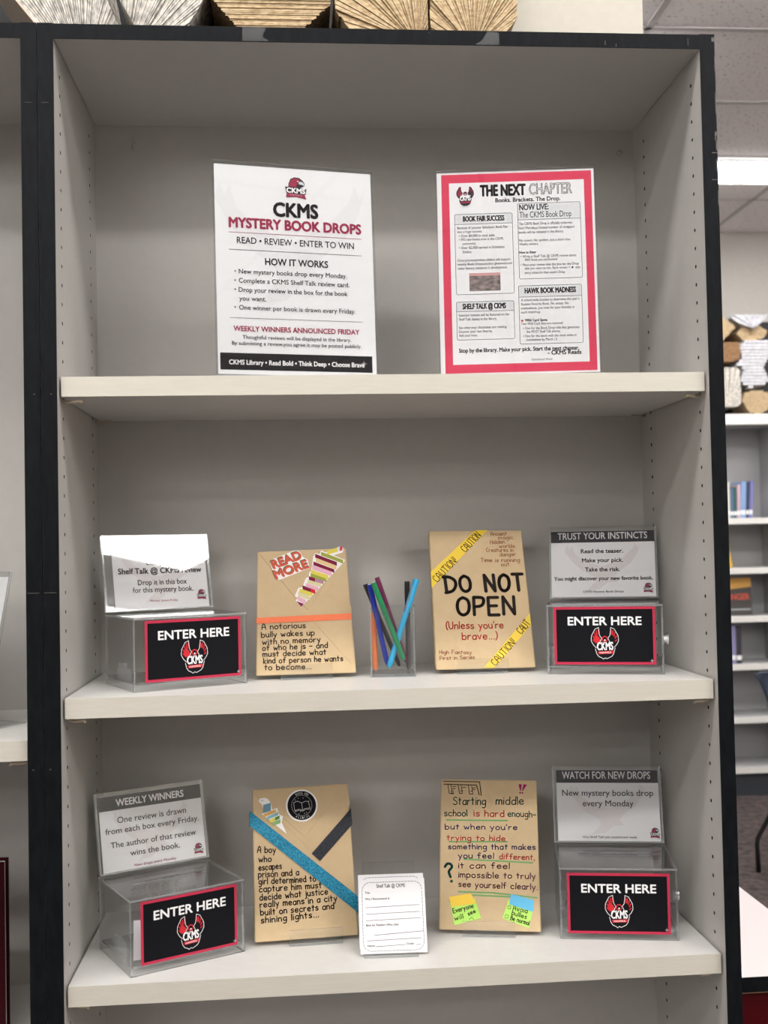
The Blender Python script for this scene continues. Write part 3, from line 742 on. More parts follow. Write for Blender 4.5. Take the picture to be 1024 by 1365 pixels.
def side_panel(root, x_in, outward, ztop, holes=True):
    """bored side panel; x_in is its inner face"""
    b = MB(); o = outward
    xa = x_in; xb = x_in + o * TS
    core = x_in + o * 0.010
    b.box(min(core, xb), max(core, xb), 0.0, DEP + 0.008, 0, ztop, LAM)
    zs, ze, s = 0.66, 2.1025, 0.0254
    n = int((ze - zs) / s)
    ze = zs + n * s
    cols = [0.0365, 0.2475]; h = s / 2
    def flat(y0, y1, z0, z1):
        b.add([(xa, y0, z0), (xa, y1, z0), (xa, y1, z1), (xa, y0, z1)], [(0, 1, 2, 3)], LAM)
    flat(0, DEP, 0, zs); flat(0, DEP, ze, ztop)
    flat(0, cols[0] - h, zs, ze); flat(cols[0] + h, cols[1] - h, zs, ze); flat(cols[1] + h, DEP, zs, ze)
    b.add([(xa, 0, 0), (core, 0, 0), (core, 0, ztop), (xa, 0, ztop)], [(0, 1, 2, 3)], LAM)
    b.add([(xa, 0, ztop), (core, 0, ztop), (core, DEP, ztop), (xa, DEP, ztop)], [(0, 1, 2, 3)], LAM)
    r = 0.0027
    for cy in cols:
        for k in range(n):
            cz = zs + h + k * s
            sq = [(h, 0), (h, h), (0, h), (-h, h), (-h, 0), (-h, -h), (0, -h), (h, -h)]
            V = [(xa, cy + p[0], cz + p[1]) for p in sq]
            V += [(xa, cy + r * math.cos(PI / 4 * i), cz + r * math.sin(PI / 4 * i)) for i in range(8)]
            V += [(core - o * 0.0005, cy + r * math.cos(PI / 4 * i), cz + r * math.sin(PI / 4 * i)) for i in range(8)]
            b.add(V[:16], [(i, (i + 1) % 8, 8 + (i + 1) % 8, 8 + i) for i in range(8)], LAM)
            b.add(V[8:], [(i, (i + 1) % 8, 8 + (i + 1) % 8, 8 + i) for i in range(8)] + [tuple(range(8, 16))], HOLE)
    p = b.build('side_panel', root)
    b = MB(); b.box(min(xa, xb), max(xa, xb), -0.0018, 0.0, 0, ztop + 0.0008, BLACK)
    b.box(min(xa, xb), max(xa, xb), 0.0, DEP, ztop, ztop + 0.0008, BLACK)
    xo = xb - o * 0.0012
    if holes == 'worn':
        rnd = random.Random(3)
        for z, w, hgt in ((2.118, .004, .006), (1.985, .003, .012), (1.975, .0018, .02), (1.962, .008, .0012), (1.925, .009, .001), (1.945, .002, .016), (2.03, .0012, .03), (1.90, .0012, .02), (2.085, .001, .02)):
            b.rect(xo + 0.001 - w, xo + 0.001, z - hgt / 2, z + hgt / 2, 0.0021, CHIP)
    else:
        for z, u, w, hgt in ((1.385, 0.002, .015, .0006), (2.02, .005, .009, .0005), (1.64, .012, .002, .0012), (1.16, .006, .002, .0014)):
            b.rect(min(xa, xb) + u, min(xa, xb) + u + w, z, z + hgt, 0.0021, CHIP)
    b.build('edge_band', p)
    return p

def shelf_board(root, x0, x1, zt, front=0.0089):
    b = MB(); b.box(x0, x1, front + 0.0012, DEP, zt - ST, zt, SHELFTOP); p = b.build('shelf', root)
    b = MB(); b.box(x0, x1, front, front + 0.0012, zt - ST, zt, CREAM); b.build('front_edge', p)
    return p

def shelf_supports(root, xl, xr, zt):
    zb = zt - ST - 0.0022
    for xi, o in ((xl, 1), (xr, -1)):
        for y in (0.022, 0.262):
            b = MB()
            pts = smooth_pts([(xi, y + .012, zb + .0005), (xi + o * .006, y + .008, zb - .0028), (xi + o * .016, y, zb - .0028), (xi + o * .025, y - .002, zb - .0022), (xi + o * .027, y - .002, zb - .005)], 3)
            b.tube(pts, 0.0021, PIN, 8)
            b.build('shelf_support', root, smooth=True)

def bookcase(name, label, x_left, shelves, main):
    root = thing(name, label, 'bookcase', (0, 0, 0))
    xl, xr = x_left, x_left + 2 * HW
    side_panel(root, xl, -1, ZT + 0.0195)
    side_panel(root, xr, 1, ZT + 0.0195, 'worn' if main else True)
    b = MB(); b.box(xl + .0009, xr - .0009, 0.0, DEP + 0.008, ZT, ZT + 0.0187, LAM); tp = b.build('top_panel', root)
    b = MB(); b.box(xl, xr, -0.0018, 0.0, ZT, ZT + 0.0195, BLACK); b.box(xl, xr, 0.0, DEP, ZT + 0.0187, ZT + 0.0195, BLACK)
    if main:
        for x, z, w, h in ((0.30, ZT + .003, .0008, .006), (0.315, ZT + .001, .0008, .004), (0.415, ZT + .004, .0006, .01), (0.06, ZT + .015, .001, .001)): b.rect(x, x + w, z, z + h, 0.0021, CHIP)
    b.build('edge_band', tp)
    b = MB(); b.box(xl, xr, DEP, DEP + 0.008, 0.06, ZT, LAM); bk = b.build('back_panel', root)
    if main:
        for x, z in ((-0.3704, 2.0725), (0.4119 - .004, 2.0684)):
            b = MB(); b.M = Matrix.Translation((x, DEP, z))
            n = 16
            prof = [(0.0046, 0), (0.0046, 0.0012), (0.0036, 0.0018), (0.0034, 0.0009), (0.0012, 0.0007)]
            vs = [(r * math.cos(2 * PI * i / n), -d, r * math.sin(2 * PI * i / n)) for r, d in prof for i in range(n)]
            fs = [(k * n + i, k * n + (i + 1) % n, (k + 1) * n + (i + 1) % n, (k + 1) * n + i) for k in range(len(prof) - 1) for i in range(n)] + [tuple(range((len(prof) - 1) * n, len(prof) * n))]
            b.add(vs, fs, METAL); b.build('screw', bk)
    for z in shelves:
        shelf_board(root, xl + 0.003, xr - 0.003, z)
        shelf_supports(root, xl, xr, z)
    b = MB(); b.box(xl, xr, 0.004, DEP, 0.07, 0.095, SHELFTOP); b.build('bottom_panel', root)
    b = MB(); b.box(xl, xr, 0.02, 0.036, 0, 0.07, BLACK); b.build('kickboard', root)
    return root

main_case = bookcase('bookcase', 'tall grey bookcase with black front edges holding the signs and wrapped books', -HW, SHELVES, True)
for x0, x1, cut in ((-0.1875, -0.1555, 1), (0.120, 0.155, 0)):
    b = MB()
    z0, z1 = ZT + .0005, ZT + .019
    pts = [(x0, z0), (x1 + .004, z0), (x1 - .006, z0 + .006), (x1 - .004, z0 + .011), (x1, z1), (x0, z1)] if cut else [(x0 + .003, z0), (x1, z0), (x1, z1 - .002), (x0 + .02, z1), (x0 + .012, z0 + .006)]
    b.prism(pts, 0.0020, 0.0024, TAPE); b.build('clear_tape', main_case)
left_case = bookcase('bookcase', 'neighbouring grey bookcase with a black edge, at the left side of the main bookcase', -HW - 2 * TS - 0.0008 - 2 * HW, (1.1963, 0.78), False)

# ------------------------------------------------------------------ emblems
def q2(pts, cx, cy, s): return [(cx + p[0] * s, cy + p[1] * s) for p in pts]

def wings_emblem(b, cx, cy, s, d, line, fillm, inner):
    """spread-wing crest: wings, head, lettering, banner, tail; s = half width"""
    LW = [(-.43, 1.13), (-.69, 1.02), (-.95, .54), (-.98, .17), (-.83, -.12), (-.6, -.36), (-.5, -.22), (-.22, .35), (-.36, .54), (-.41, .87)]
    for sg in (-1, 1):
        W = [(p[0] * -sg, p[1]) for p in LW]
        b.poly(q2(W, cx, cy, s), d, inner)
        b.line(q2(W, cx, cy, s), .036 * s, d + .00025, line, True)
        if sg < 0 or True:
            core = [(-.6, .64), (-.79, .45), (-.83, .17), (-.65, -.02), (-.25, .12), (-.36, .35), (-.5, .54)] if sg < 0 else [(-.45, .95), (-.62, .8), (-.55, .6), (-.42, .6)]
            b.poly(q2([(p[0] * -sg if sg > 0 else p[0], p[1]) for p in core], cx, cy, s), d + .0002, fillm)
            for x0, y0, x1, y1 in ((-.45, 1.0, -.48, .6), (-.6, .95, -.58, .55), (-.74, .8, -.66, .45), (-.86, .55, -.72, .3), (-.88, .25, -.72, .12)):
                b.line(q2([(x0 * -sg, y0), (x1 * -sg, y1)], cx, cy, s), .07 * s, d + .0002, fillm, caps=False)
    T = [(-.69, -.42), (-.6, -.77), (-.46, -.97), (-.22, -1.08), (-.13, -1.16), (0, -1.06), (.11, -1.13), (.22, -1.08), (.48, -.95), (.6, -.78), (.72, -.35), (.3, -.1), (-.3, -.1)]
    b.poly(q2(T, cx, cy, s), d + .0003, inner); b.line(q2(T[:11], cx, cy, s), .036 * s, d + .0005, line)
    b.disc(cx, cy + .3 * s, .22 * s, d + .0005, fillm); b.disc(cx, cy + .3 * s, .15 * s, d + .0007, inner); b.disc(cx, cy + .22 * s, .06 * s, d + .0009, line)
    B = [(-.52, -.6), (.62, -.55), (.56, -.76), (-.46, -.8)]
    b.poly(q2(B, cx, cy, s), d + .0006, fillm)
    if s > .015: b.text('HAWKS', cx - .38 * s, cy - .75 * s, .8 * s, .12 * s, .03, 1, line, d + .0008)
    b.text('CKMS', cx - .56 * s, cy - .5 * s, 1.14 * s, .55 * s, .02, 2, line, d + .0009)

def head_emblem(b, cx, cy, s, d, faint=False):
    r, k, g = (INK['wine'], INK['dark'], INK['palegrey'])
    H = [(-.69, .05), (-.65, .43), (-.47, .85), (-.09, 1.04), (.36, .99), (.70, .73), (.85, .47), (.83, .24), (.6, .12), (.45, .02)]
    b.poly(q2(H, cx, cy, s), d, k)
    b.poly(q2([(-.6, .1), (-.57, .43), (-.41, .78), (-.09, .94), (.3, .9), (.5, .7), (.2, .6), (.1, .3), (.1, .1)], cx, cy, s), d + .0002, r)
    b.poly(q2([(.3, .62), (.62, .62), (.8, .42), (.78, .25), (.62, .35), (.3, .38)], cx, cy, s), d + .0002, g)
    b.disc(cx + .2 * s, cy + .66 * s, .06 * s, d + .0003, INK['white'], 8)
    b.poly(q2([(-1.0, .1), (1.02, -.04), (.9, -.6), (-.88, -.5)], cx, cy, s), d + .0004, k)
    b.poly(q2([(-.84, -.5), (.82, -.6), (.97, -1.02), (0, -.82), (-.92, -.9)], cx, cy, s), d + .0003, r)
    b.text('CKMS', cx - .86 * s, cy - .44 * s, 1.72 * s, .44 * s, -.03, 3, INK['white'], d + .0006)
    if s > .011: b.text('HAWKS', cx - .55 * s, cy - .72 * s, 1.15 * s, .14 * s, -.03, 1, INK['pink'], d + .0006)

WASH = [(-1.0, .55), (-.93, .78), (-.87, .6), (-.80, .74), (-.72, .45), (-.45, .2), (-.2, .1), (0, .02), (.2, .12), (.5, .3), (.78, .62), (.85, .82), (.91, .66), (.97, .74), (.9, .45), (.7, .1), (.4, -.15), (.28, -.33), (.4, -.5), (.12, -.52), (-.1, -.75), (-.45, -.8), (-.2, -.5), (-.25, -.3), (-.55, -.1), (-.8, .2)]
STAR = [(0, 1), (.22, .22), (1, 0), (.22, -.22), (0, -1), (-.22, -.22), (-1, 0), (-.22, .22)]

def texts(b, tab, d, scale=1.0, du=0.0, dv=0.0):
    for t, u, v, w, cap, ang, bold, col in tab:
        b.text(t, u / 1000 + du, v / 1000 + dv, w / 1000, cap / 1000, ang, bold, INK[col], d)
def hands(b, tab, d):
    for t, u, v, w, cap, ang, wd, col in tab:
        b.hand(t, u / 1000, v / 1000, w / 1000, cap / 1000, ang, wd / 1000, INK[col], d)

# ------------------------------------------------------------------ the two sign holders on the top shelf
def sign_holder(label, loc, rz, tl, w, h, draw):
    t = thing('sign_holder', label, 'sign holder', loc, rz, None)
    b = MB(); b.M = tilt(tl)
    b.box(-w / 2, w / 2, 0, .002, 0.0025, h, CLEAR, CEDGE, 'y'); b.build('front_sheet', t)
    b = MB(); b.M = tilt(tl)
    b.box(-w / 2, w / 2, .0045, .0065, 0.0025, h, CLEAR, CEDGE, 'y'); b.build('back_sheet', t)
    b = MB(); b.box(-w / 2, w / 2, -.003, .085, 0, .0024, CLEAR, CEDGE, 'z'); b.build('base', t)
    b = MB(); b.M = tilt(tl)
    draw(b); b.build('paper_insert', t)
    return t

def draw_s1(b):
    z = -.0036
    b.M = b.M @ Matrix.Translation((0, .0036, 0)); d = 0
    b.box(-.1085, .1085, 0, .0003, .004, .290, PAPER); d = .0001
    b.poly(q2(WASH, -.004, .185, .105), d, INK['washgrey'])
    e = mms(SHAPE['s1']['emblem']); head_emblem(b, (e[0][0] + e[1][0]) / 2, (e[0][1] + e[1][1]) / 2, .0148, .0003)
    for k, w, c in (('l1', .0006, 'maroon'), ('l2', .0006, 'dark'), ('l3', .0005, 'dark')):
        l = mms(SHAPE['s1'][k]); v = (l[0][1] + l[1][1]) / 2; b.rect(l[0][0], l[1][0], v - w / 2, v + w / 2, .0003, INK[c])
    q = mms(SHAPE['s1']['bar']); v1 = (q[0][1] + q[1][1]) / 2; v0 = (q[2][1] + q[3][1]) / 2
    b.rect(q[0][0], q[1][0], v0, v1, .0003, INK['black'])
    for p in SHAPE['s1']['dots']: b.disc(p[0][0] / 1000, p[0][1] / 1000, .0011, .0003, INK['dark'], 8)
    texts(b, TEXT['s1'], .0005)
    s = mm(SHAPE['s1']['star'][0]); b.poly(q2(STAR, s[0], s[1], .0045), .0004, INK['grey'])

def rounded(u0, u1, v0, v1, r, n=4):
    out = []
    for cx, cy, a0 in ((u1 - r, v1 - r, 0), (u0 + r, v1 - r, PI / 2), (u0 + r, v0 + r, PI), (u1 - r, v0 + r, 1.5 * PI)):
        out += [(cx + r * math.cos(a0 + PI / 2 * i / n), cy + r * math.sin(a0 + PI / 2 * i / n)) for i in range(n + 1)]
    return out
def bbox(q):
    q = mms(q)
    if len(q) == 4: return ((q[0][0] + q[3][0]) / 2, (q[1][0] + q[2][0]) / 2, (q[2][1] + q[3][1]) / 2, (q[0][1] + q[1][1]) / 2)
    return (q[0][0], q[1][0], q[1][1], q[0][1])

def photo_mat():
    M = mat('printed_snapshot', (0.05, 0.05, 0.05), 0.6, noise=(90, (0.30, 0.22, 0.21), (1, 1, 2)))
    return M
def draw_s2(b):
    b.M = b.M @ Matrix.Translation((0, .0036, 0))
    b.box(-.1085, .1085, 0, .0003, .004, .2895, PAPER)
    B = bbox(SHAPE['s2']['border']); b.rect(B[0], B[1], B[2], B[3], .0001, INK['pinkred'])
    B = bbox(SHAPE['s2']['inner']); b.rect(B[0], B[1], B[2], B[3], .0003, PAPER)
    e = mms(SHAPE['s2']['emblem']); wings_emblem(b, (e[0][0] + e[1][0]) / 2, (e[0][1] + e[1][1]) / 2, .0128, .0005, INK['white'], INK['wine'], INK['dark'])
    for qb, qh in zip(SHAPE['s2']['boxes'], SHAPE['s2']['heads']):
        B = bbox(qb); R = rounded(B[0], B[1], B[2], B[3], .0022)
        Hd = bbox(qh)
        b.rect(B[0], B[1], Hd[2], B[3], .0004, INK['palegrey'])
        b.line(R, .0005, .0006, INK['dark'], True, False); b.rect(B[0], B[1], Hd[2] - .0003, Hd[2] + .0002, .0006, INK['dark'])
    B = bbox(SHAPE['s2']['photo']); b.rect(B[0], B[1], B[2], B[3], .0005, photo_mat())
    b.rect(B[0], B[1], B[3] - .004, B[3], .0006, INK['tanpink'])
    p = mm(SHAPE['s2']['icon'][0]); b.poly(q2([(-.8, -.8), (.8, -.8), (.9, .2), (.2, 1), (-.1, .3), (-.8, .9)], p[0], p[1], .0018), .0006, INK['coral'])
    p = mm(SHAPE['s2']['tick'][0]); b.poly(q2([(-1, -.4), (.1, -1), (1, .4), (-.1, 1)], p[0], p[1], .0017), .0006, INK['dark'])
    texts(b, TEXT['s2'], .0006)

sign_holder('clear sign holder with white mystery book drops flyer ending in a black strip', (-.1197, .034, SHELVES[0]), .19, .05, .222, .2945, draw_s1)
sign_holder('clear sign holder with a red-bordered newsletter of four text boxes, on the top shelf', (.1812, .034, SHELVES[0]), -.12, .05, .220, .2925, draw_s2)
def draw_plain(b):
    b.M = b.M @ Matrix.Translation((0, .0036, 0)); b.box(-.105, .105, 0, .0003, .004, .215, PAPER)
def white_easel():
    t = sign_holder('white sign edge poking in from the neighbouring bookcase at the left', (-.527 - .19 / 2 * .88 - .026 - .012, .135, 1.1963), -.5, .25, .215, .222, draw_plain)
white_easel()

# ------------------------------------------------------------------ clear ballot boxes
BW, BD, BH, HH, HT = .1629, .1285, .099, .112, math.atan(.0231 / .1063)
ZS2, ZS3 = SHELVES[1], SHELVES[2]
def drop_box(label, x, y, rz, z, plate, draw):
    t = thing('entry_box', label, 'entry box', (x, y, z), rz, None)
    w, T = BW / 2, .0028
    b = MB()
    b.box(-w, w, 0, T, 0, BH - T, CLEAR, CDARK, 'y'); b.box(-w, w, BD - T, BD, 0, BH - T, CLEAR, CEDGE, 'y')
    b.box(-w, -w + T, T, BD - T, 0, BH - T, CLEAR, CEDGE, 'x'); b.box(w - T, w, T, BD - T, 0, BH - T, CLEAR, CEDGE, 'x')
    b.build('box_wall', t)
    b = MB(); b.box(-w + T + .0002, w - T - .0002, T + .0002, BD - T - .0002, .0095, .0123, CLEAR, CDARK, 'z'); b.build('bottom_plate', t)
    b = MB()   # lid with its slot
    xs = (-w, -.051, .055, w); ys = (0, .071, .0742, BD)
    for i in range(3):
        for j in range(3):
            if i == 1 and j == 1: continue
            for zz in (BH - T, BH): b.add([(xs[i], ys[j], zz), (xs[i + 1], ys[j], zz), (xs[i + 1], ys[j + 1], zz), (xs[i], ys[j + 1], zz)], [(0, 1, 2, 3)], CLEAR)
    def wall(x0, y0, x1, y1, m): b.add([(x0, y0, BH - T), (x1, y1, BH - T), (x1, y1, BH), (x0, y0, BH)], [(0, 1, 2, 3)], m)
    wall(-w, 0, w, 0, CEDGE); wall(w, 0, w, BD, CEDGE); wall(w, BD, -w, BD, CEDGE); wall(-w, BD, -w, 0, CEDGE)
    wall(xs[1], ys[1], xs[2], ys[1], CDARK); wall(xs[2], ys[1], xs[2], ys[2], CDARK); wall(xs[2], ys[2], xs[1], ys[2], CDARK); wall(xs[1], ys[2], xs[1], ys[1], CDARK)
    b.build('lid', t)
    HM = tilt(HT, BD - .0105, BH + .0035)
    b = MB(); b.M = HM
    b.box(-w, w, 0, .0025, 0, HH, CLEAR, CEDGE, 'y'); b.box(-w, w, .0070, .0095, 0, HH, CLEAR, CEDGE, 'y')
    b.box(-w, w, .0026, .0069, 0, .0025, CLEAR, CEDGE, 'z')
    b.box(-w, -w + .0022, .0026, .0069, .003, HH, CLEAR, CEDGE, 'x'); b.box(w - .0022, w, .0026, .0069, .003, HH, CLEAR, CEDGE, 'x')
    b.build('sign_pocket', t)
    b = MB(); b.M = HM @ Matrix.Translation((0, .0045, -.0035)); draw(b); b.build('sign_card', t)
    b = MB()
    q = mms(plate); u0, u1 = (q[0][0] + q[3][0]) / 2, (q[1][0] + q[2][0]) / 2; v1, v0 = (q[0][1] + q[1][1]) / 2, (q[2][1] + q[3][1]) / 2
    b.box(u0, u1, -.0005, -.0001, v0, v1, INK['platered'])
    b.rect(u0 + .0036, u1 - .0036, v0 + .0036, v1 - .0036, .0007, INK['black'])
    f = mms(SHAPE['f']['plate']); du, dv = (u0 + u1) / 2 - (f[0][0] + f[1][0] + f[2][0] + f[3][0]) / 4, (v0 + v1) / 2 - (f[0][1] + f[1][1] + f[2][1] + f[3][1]) / 4
    texts(b, TEXT['f'], .0010, 1, du, dv)
    e = mms(SHAPE['f']['emblem']); wings_emblem(b, (e[0][0] + e[1][0]) / 2 + du, (e[0][1] + e[1][1]) / 2 + dv, .0195, .0009, INK['white'], INK['red'], INK['black'])
    s = mm(SHAPE['f']['star'][0]); b.poly(q2(STAR, s[0] + du, s[1] + dv, .003), .0009, INK['grey'])
    b.build('front_sign', t)
    b = MB()
    for r, a, c in ((.0085, 0, .003), (.0065, .003, .0065), (.0085, .0065, .0095)): b.tube([(w + a, .058, .046), (w + c, .058, .046)], r, CHROME, 18)
    b.build('lock', t)
    b = MB(); b.box(-w + T + .0005, -w + .014, .055, .085, .0126, .026, CEDGE); b.box(-w + T + .0005, -w + .010, .060, .078, .026, .034, CEDGE); b.build('latch', t)
    return t

def card_base(b, key, band=True):
    G = SHAPE[key]
    q = mms(G['card']); u0 = (q[0][0] + q[3][0]) / 2; u1 = (q[1][0] + q[2][0]) / 2; v0 = .0055
    v1 = min((q[0][1] + q[1][1]) / 2, .1105)
    u0 = max(u0, -.0785); u1 = min(u1, .0785)
    b.box(u0, u1, 0, .0003, v0, v1, CARD)
    c = (u0 + u1) / 2
    b.poly([(c + p[0] * .058, .052 + p[1] * .046) for p in WASH], .0001, INK['wash'])
    B = bbox(G['band']); b.rect(max(B[0], u0), min(B[1], u1), B[2], min(B[3], v1 - .0004), .0003, INK['dark'])
    e = mms(G['emblem']); head_emblem(b, (e[0][0] + e[1][0]) / 2, (e[0][1] + e[1][1]) / 2, .0075, .0005)
    texts(b, TEXT[key], .0006)

drop_box('clear entry box with shelf talk review card, upper shelf beside the orange-ribbon book', -.2734, .0843, .4581, ZS2, SHAPE['fA']['plate'], lambda b: card_base(b, 'hA'))
drop_box('clear entry box whose card reads trust your instincts, upper shelf by right panel', .3057, .0949, -.2749, ZS2, SHAPE['f']['plate'], lambda b: card_base(b, 'hB'))
drop_box('clear entry box whose card reads weekly winners, with a white slip inside', -.2807, .0661, .4829, ZS3, SHAPE['fC']['plate'], lambda b: card_base(b, 'hC'))
drop_box('clear entry box whose card reads watch for new drops, lower shelf', .3109, .0772, -.1808, ZS3, SHAPE['fD']['plate'], lambda b: card_base(b, 'hD'))

b = MB(); b.box(-.027, .027, 0, .0004, 0, .05, CARD)
o = b.build('paper_slip'); ca, sa = math.cos(.4829), math.sin(.4829)
o.location = (-.2807 + ca * -.044 - sa * .016, .0661 + sa * -.044 + ca * .016, ZS3 + .0127)
o.rotation_euler = (-.2, .06, .4829 - .12)
tag(o, 'white review slip leaning inside the weekly winners entry box', 'paper slip')

# ------------------------------------------------------------------ wrapped books and their clear stands
def stand(label, loc, rz, tl, w, u, th, hb, lip=.022, group=None):
    t = thing('display_stand', label, 'display stand', loc, rz, None)
    b = MB(); b.box(u - w / 2, u + w / 2, -.0085, -.0063, 0, lip, CLEAR, CEDGE, 'y'); b.build('front_lip', t)
    b = MB(); b.box(u - w / 2, u + w / 2, -.0062, .085, 0.0002, .0024, CLEAR, CEDGE, 'z'); b.build('tray', t)
    b = MB(); b.M = tilt(tl, 0, .0058)
    b.box(u - w / 2, u + w / 2, th + .0012, th + .0034, th * .36, hb, CLEAR, CEDGE, 'y'); b.build('back_rest', t)
    return t

def parcel(label, key, loc, rz, tl, th, extras):
    t = thing('wrapped_book', label, 'wrapped book', loc, rz, None)
    M = tilt(tl, 0, .006)
    G = SHAPE[key]
    F = mms(G['front']); F = [F[0], F[1], (F[2][0], 0), (F[3][0], 0)]
    b = MB(); b.M = M
    k = th * math.tan(tl)
    vs = [(p[0], 0, p[1]) for p in F] + [(p[0], th, p[1] + (k if i > 1 else 0)) for i, p in enumerate(F)]
    b.add(vs, [(0, 3, 2, 1), (4, 5, 6, 7), (0, 1, 5, 4), (1, 2, 6, 5), (2, 3, 7, 6), (3, 0, 4, 7)], KRAFT)
    body = b.build('paper_wrapping', t, bevel=.0022)
    b = MB(); b.M = M
    hands(b, TEXT[key][:-6] if key == 'bD' else TEXT[key], .0006)
    extras(b, t, M, G, th)
    if b.v: b.build('handwriting', body)
    return t

def part(name, t, M, fn, label=None):
    b = MB(); b.M = M @ Matrix.Translation((0, -.0007 if name in ('sticker', 'ribbon') else 0, 0)); fn(b); o = b.build(name, t)
    if label: o['label'] = label
    return o

def band_around(b, quad, th, m, lift=.0009):
    """ribbon over the front that folds round the sides it reaches"""
    q = mms(quad)
    b.poly(q, lift, m)
    for i, j, sg in ((0, 3, -1), (1, 2, 1)):
        u = (q[i][0] + q[j][0]) / 2
        A = [(q[i][0], -lift, q[i][1]), (q[j][0], -lift, q[j][1]), (q[j][0] + sg * .0006, th, q[j][1]), (q[i][0] + sg * .0006, th, q[i][1])]
        b.add(A, [(0, 1, 2, 3)], m)

def ex_A(b, t, M, G, th):
    def rib(r):
        q = [list(p) for p in G['ribbon']]; q[0][0] = q[3][0] = -70.2; q[1][0] = q[2][0] = 69.7
        band_around(r, q, th, RIBBON)
    part('ribbon', t, M, rib, 'orange satin ribbon')
    part('paper_flap', t, M, lambda r: (r.prism(mms([(-66, 193), (-12, 118), (6, 98), (65, 192)]), 0, .0010, KRAFT), r.prism(mms([G['fold3'][0], G['fold3'][1], (70, 100), (66.5, 110)]), 0, .0006, KRAFT)))
    def st1(r):
        r.prism(mms(G['st1']), .0005, .0008, STICKER)
        for t_, u, v, w, cap, ang, bo, c in TEXT['bA2']:
            r.text(t_, u / 1000 - .0009, v / 1000 + .0009, w / 1000, cap / 1000, ang, 3, INK['olive'], .0010)
            r.text(t_, u / 1000 + .0004, v / 1000 - .0004, w / 1000, cap / 1000, ang, 3, INK['coral'], .0012)
    part('sticker', t, M, st1, 'white sticker reading read more in red letters')
    def st2(r):
        r.prism(mms(G['st2']), .0005, .0008, STICKER)
        for c, q in G['bars']: r.poly(mms(q), .0010, INK['stackmaroon' if c == 'maroon' else c])
        r.poly(mms(G['tip']), .0010, INK['stackmaroon'])
    part('sticker', t, M, st2, 'sticker of a tapering stack of colourful books and a pencil')

def clip_poly(poly, F):
    """clip a polygon to a convex quad (u,v)"""
    out = list(poly); n = len(F)
    ar = sum(F[i][0] * F[(i + 1) % n][1] - F[(i + 1) % n][0] * F[i][1] for i in range(n))
    FF = F if ar > 0 else F[::-1]
    for i in range(n):
        a, c = FF[i], FF[(i + 1) % n]; inp = out; out = []
        f = lambda p: (c[0] - a[0]) * (p[1] - a[1]) - (c[1] - a[1]) * (p[0] - a[0])
        for k in range(len(inp)):
            p, q = inp[k], inp[(k + 1) % len(inp)]
            fp, fq = f(p), f(q)
            if fp >= 0: out.append(p)
            if (fp >= 0) != (fq >= 0):
                s = fp / (fp - fq); out.append((p[0] + (q[0] - p[0]) * s, p[1] + (q[1] - p[1]) * s))
        if not out: return out
    return out

def ex_B(b, t, M, G, th):
    F = [(p[0], p[1]) for p in mms(G['front'])]
    for k, lab in (('tape1', 'yellow caution strip across the upper corner'), ('tape2', 'yellow caution strip across the lower corner')):
        part('caution_strip', t, M, lambda r: r.prism(clip_poly(mms(G[k]), F), .0002, .0004, CAUTION), lab)

